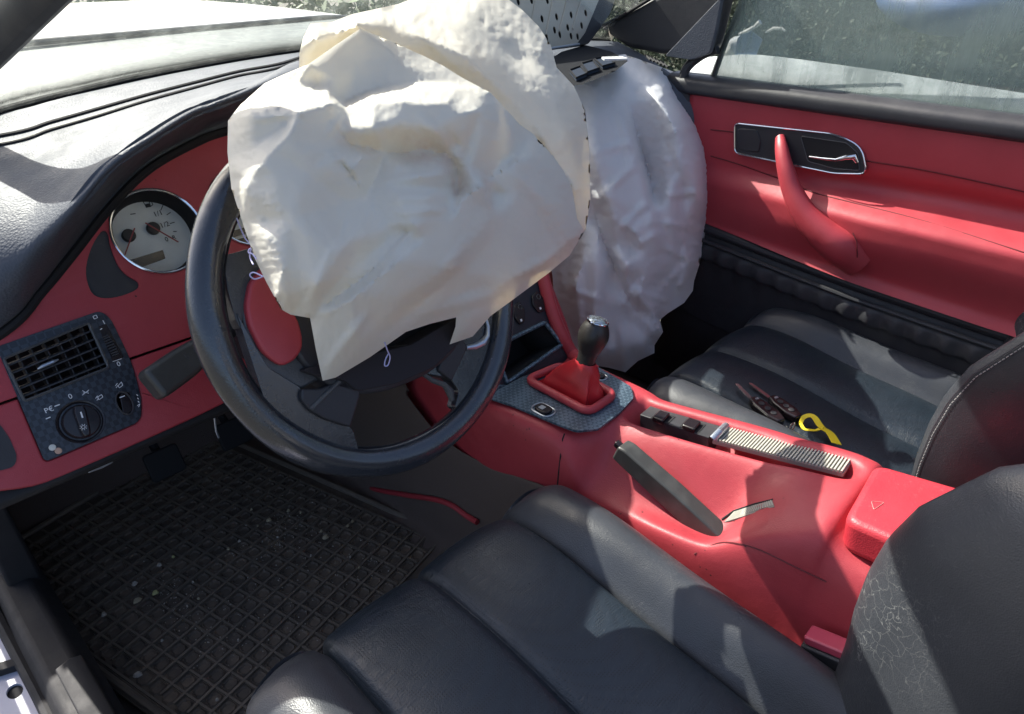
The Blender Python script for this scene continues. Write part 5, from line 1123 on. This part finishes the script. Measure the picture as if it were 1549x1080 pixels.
pv_ = [(820,110,-2),(868,96,-4),(905,88,-5),(930,84,-5),(945,82,-5),(985,96,-4),(1018,108,-4),(1030,128,-3),(1036,150,-2),(1054,180,-1),(1068,215,0),(1076,258,0),(1076,300,0),(1070,345,0),(1058,400,1),(1050,425,1),(1048,440,1.5),(1035,458,2.5),(1010,474,3),(998,484,3),(1003,502,3),(990,522,3),(990,534,3),(965,546,3),(946,563,2),(920,556,1),(890,552,1),(862,530,0),(845,495,-1),(838,450,-1),(836,420,-2),(830,380,-3),(800,300,-3),(800,180,-3)]
no2 = len(pv_)
fo2 = {'a1':(872,118,-1),'a2':(895,132,1.5),'a3':(925,155,3.5),'a4':(945,190,5),'a5':(960,235,6),'a6':(972,280,6.5),'a7':(985,325,7),'a8':(998,360,6.5),'a9':(1004,385,5.0),
 'c1':(950,160,1.2),'c2':(962,195,1.0),'c3':(975,240,1.5),'c4':(986,280,2.5),'c5':(990,300,2.8),
 'e1':(940,100,-2),'e2':(955,118,0),'e3':(975,130,1.5),'e4':(995,150,4),'e5':(1015,185,6),'e6':(1030,215,6.5),'e7':(1048,250,6),'e8':(1055,300,5.5),'e9':(1035,250,7.5),'e10':(1010,240,6),'e11':(1010,300,6),'e12':(1030,345,6),'e13':(1040,400,4.5),'e14':(1010,350,5.5),'e15':(1015,400,4.2),'e16':(1030,430,4.4),'e17':(1015,425,3.0),'e18':(1035,200,4.0),'e19':(1000,130,0.5),
 'g1':(900,180,4.5),'g2':(905,240,6),'g3':(925,300,7.5),'g4':(935,260,7),'g5':(895,300,4.5),'g6':(900,330,3.0),'g7':(915,370,3.5),'g8':(932,410,4.0),'g9':(945,440,4.2),'g10':(960,350,8),'g11':(975,380,7.2),'g12':(958,375,5.5),'g13':(975,415,7.0),'g14':(950,400,7.4),'g15':(966,448,6.8),'g16':(985,470,6),'g17':(998,500,5),'g18':(972,520,5),'g19':(960,470,3.8),'g20':(930,330,6.8),
 'h1':(903,350,5.2),'h2':(885,390,5.4),'h3':(870,430,4.4),'h4':(860,445,2.2),'h5':(912,440,5.4),'h6':(913,400,6.0),'h7':(890,470,4.4),'h8':(935,500,4.6),'h9':(925,530,4.0),'h10':(865,400,2.0),'h11':(880,345,3.4),'h12':(900,520,3.2),'h13':(945,460,5.0),'h14':(930,470,4.8)}
nm2 = list(fo2); ix = {k: no2+i for i, k in enumerate(nm2)}
E2 = []
for ch in (('a1','a2','a3','a4','a5','a6','a7','a8','a9'), ('c1','c2','c3','c4','c5'), ('e1','e2','e3','e4','e5','e6','e7','e8'), ('g6','g7','g8','g9','g19'), ('g10','g11','g13','g15','g16','g17'), ('g12','g14','h13'), ('h11','h1','h6','h5'), ('h2','h3','h4'), ('h14','h8','h9'), ('e12','e13','e16'), ('e14','e15','e17'), ('g20','g12')):
    E2 += chain(*ch)
pb_, pinfo = bag('passenger_airbag', '', PB, pv_+[fo2[k] for k in nm2], list(range(no2)), E2, 4.0, .13, M['bag2'], 4, .0006, 7, None, 3., 1.7, (.0014, 1.35), TENT3)
tag(pb_, 'bluish white airbag hanging limp from the passenger side of the dashboard', 'airbag')
# black straps and slots at the airbag mouth
mth = thing('airbag_mouth', 'dark opening in the dashboard top with folded clips behind the hanging airbag', 'airbag opening', tuple(at(880,95,'Z',.822)))
OB = MT('opening_black',(.02,.021,.024),.95,0,.05).m
part('opening_frame', MB().add([at(*q,'Z',.824) for q in ((828,92),(850,78),(885,68),(925,78),(950,92),(930,108),(880,128),(852,132))]+[at(*q,'Z',.816) for q in ((828,92),(850,78),(885,68),(925,78),(950,92),(930,108),(880,128),(852,132))], [tuple(range(8)), tuple(range(8,16))[::-1]]+[(i,8+i,8+(i+1)%8,(i+1)%8) for i in range(8)]), OB, mth, smooth=0)
for q in ([(880,97),(897,92),(906,104),(889,110)], [(862,107),(878,101),(888,112),(872,119)], [(900,90),(918,86),(930,96),(912,101)]):
    cc = np.mean(q, axis=0); P_ = [at(*p_,'Z',.829) for p_ in q]
    part('folded_clip', MB().add(P_+[p_-V(0,0,.004) for p_ in P_], [(0,1,2,3),(7,6,5,4),(0,4,5,1),(1,5,6,2),(2,6,7,3),(3,7,4,0)]), MT('blue_grey_fabric',(.03,.038,.055),.95,0,.05).m, mth, smooth=0)
    part('clip_gap', MB().tube([p_+V(0,0,.001) for p_ in P_], .0016, 5, closed=True), OB, mth)
part('white_tab', MB().prism(Fr(tuple(at(928,90,'Z',.842)),(.8,-.6,0),(.6,.8,0),(0,0,1)), [(-.02,-.012),(.022,-.010),(.020,.014),(-.018,.012)], 0, .003), MT('white_label',(.7,.7,.68),.5).m, mth)

# ================= loose threads =================
thm = MT('violet_white_thread', (.52,.50,.78), .6).m
def thread(lb, pts, off):
    return tag(part('loose_thread', MB().tube(crom([WH.at(a, b, o_) for (a, b), o_ in zip(pts, off)], 5), .0007, 6), thm, None), lb, 'thread', 'loose sewing threads at the torn airbag')
thread('looped pale thread over the burst red hub cover', [(410,421),(398,418),(384,412),(378,416),(385,422),(398,418),(408,412)], [.055,.045,.035,.03,.03,.035,.05])
thread('thin pale thread hanging below the airbag over the dark hub', [(582,518),(586,530),(590,540),(587,552),(582,553),(583,544),(588,534)], [.055,.045,.035,.03,.03,.032,.034])
thread('violet thread beside the half hidden gauge', [(383,400),(378,388),(380,372),(372,362),(366,350),(358,330)], [.05,.04,.03,.02,.015,.01])
thread('pink thread curl at the left edge of the airbag', [(388,392),(382,384),(376,382),(378,376),(384,379)], [.05,.045,.04,.04,.045])
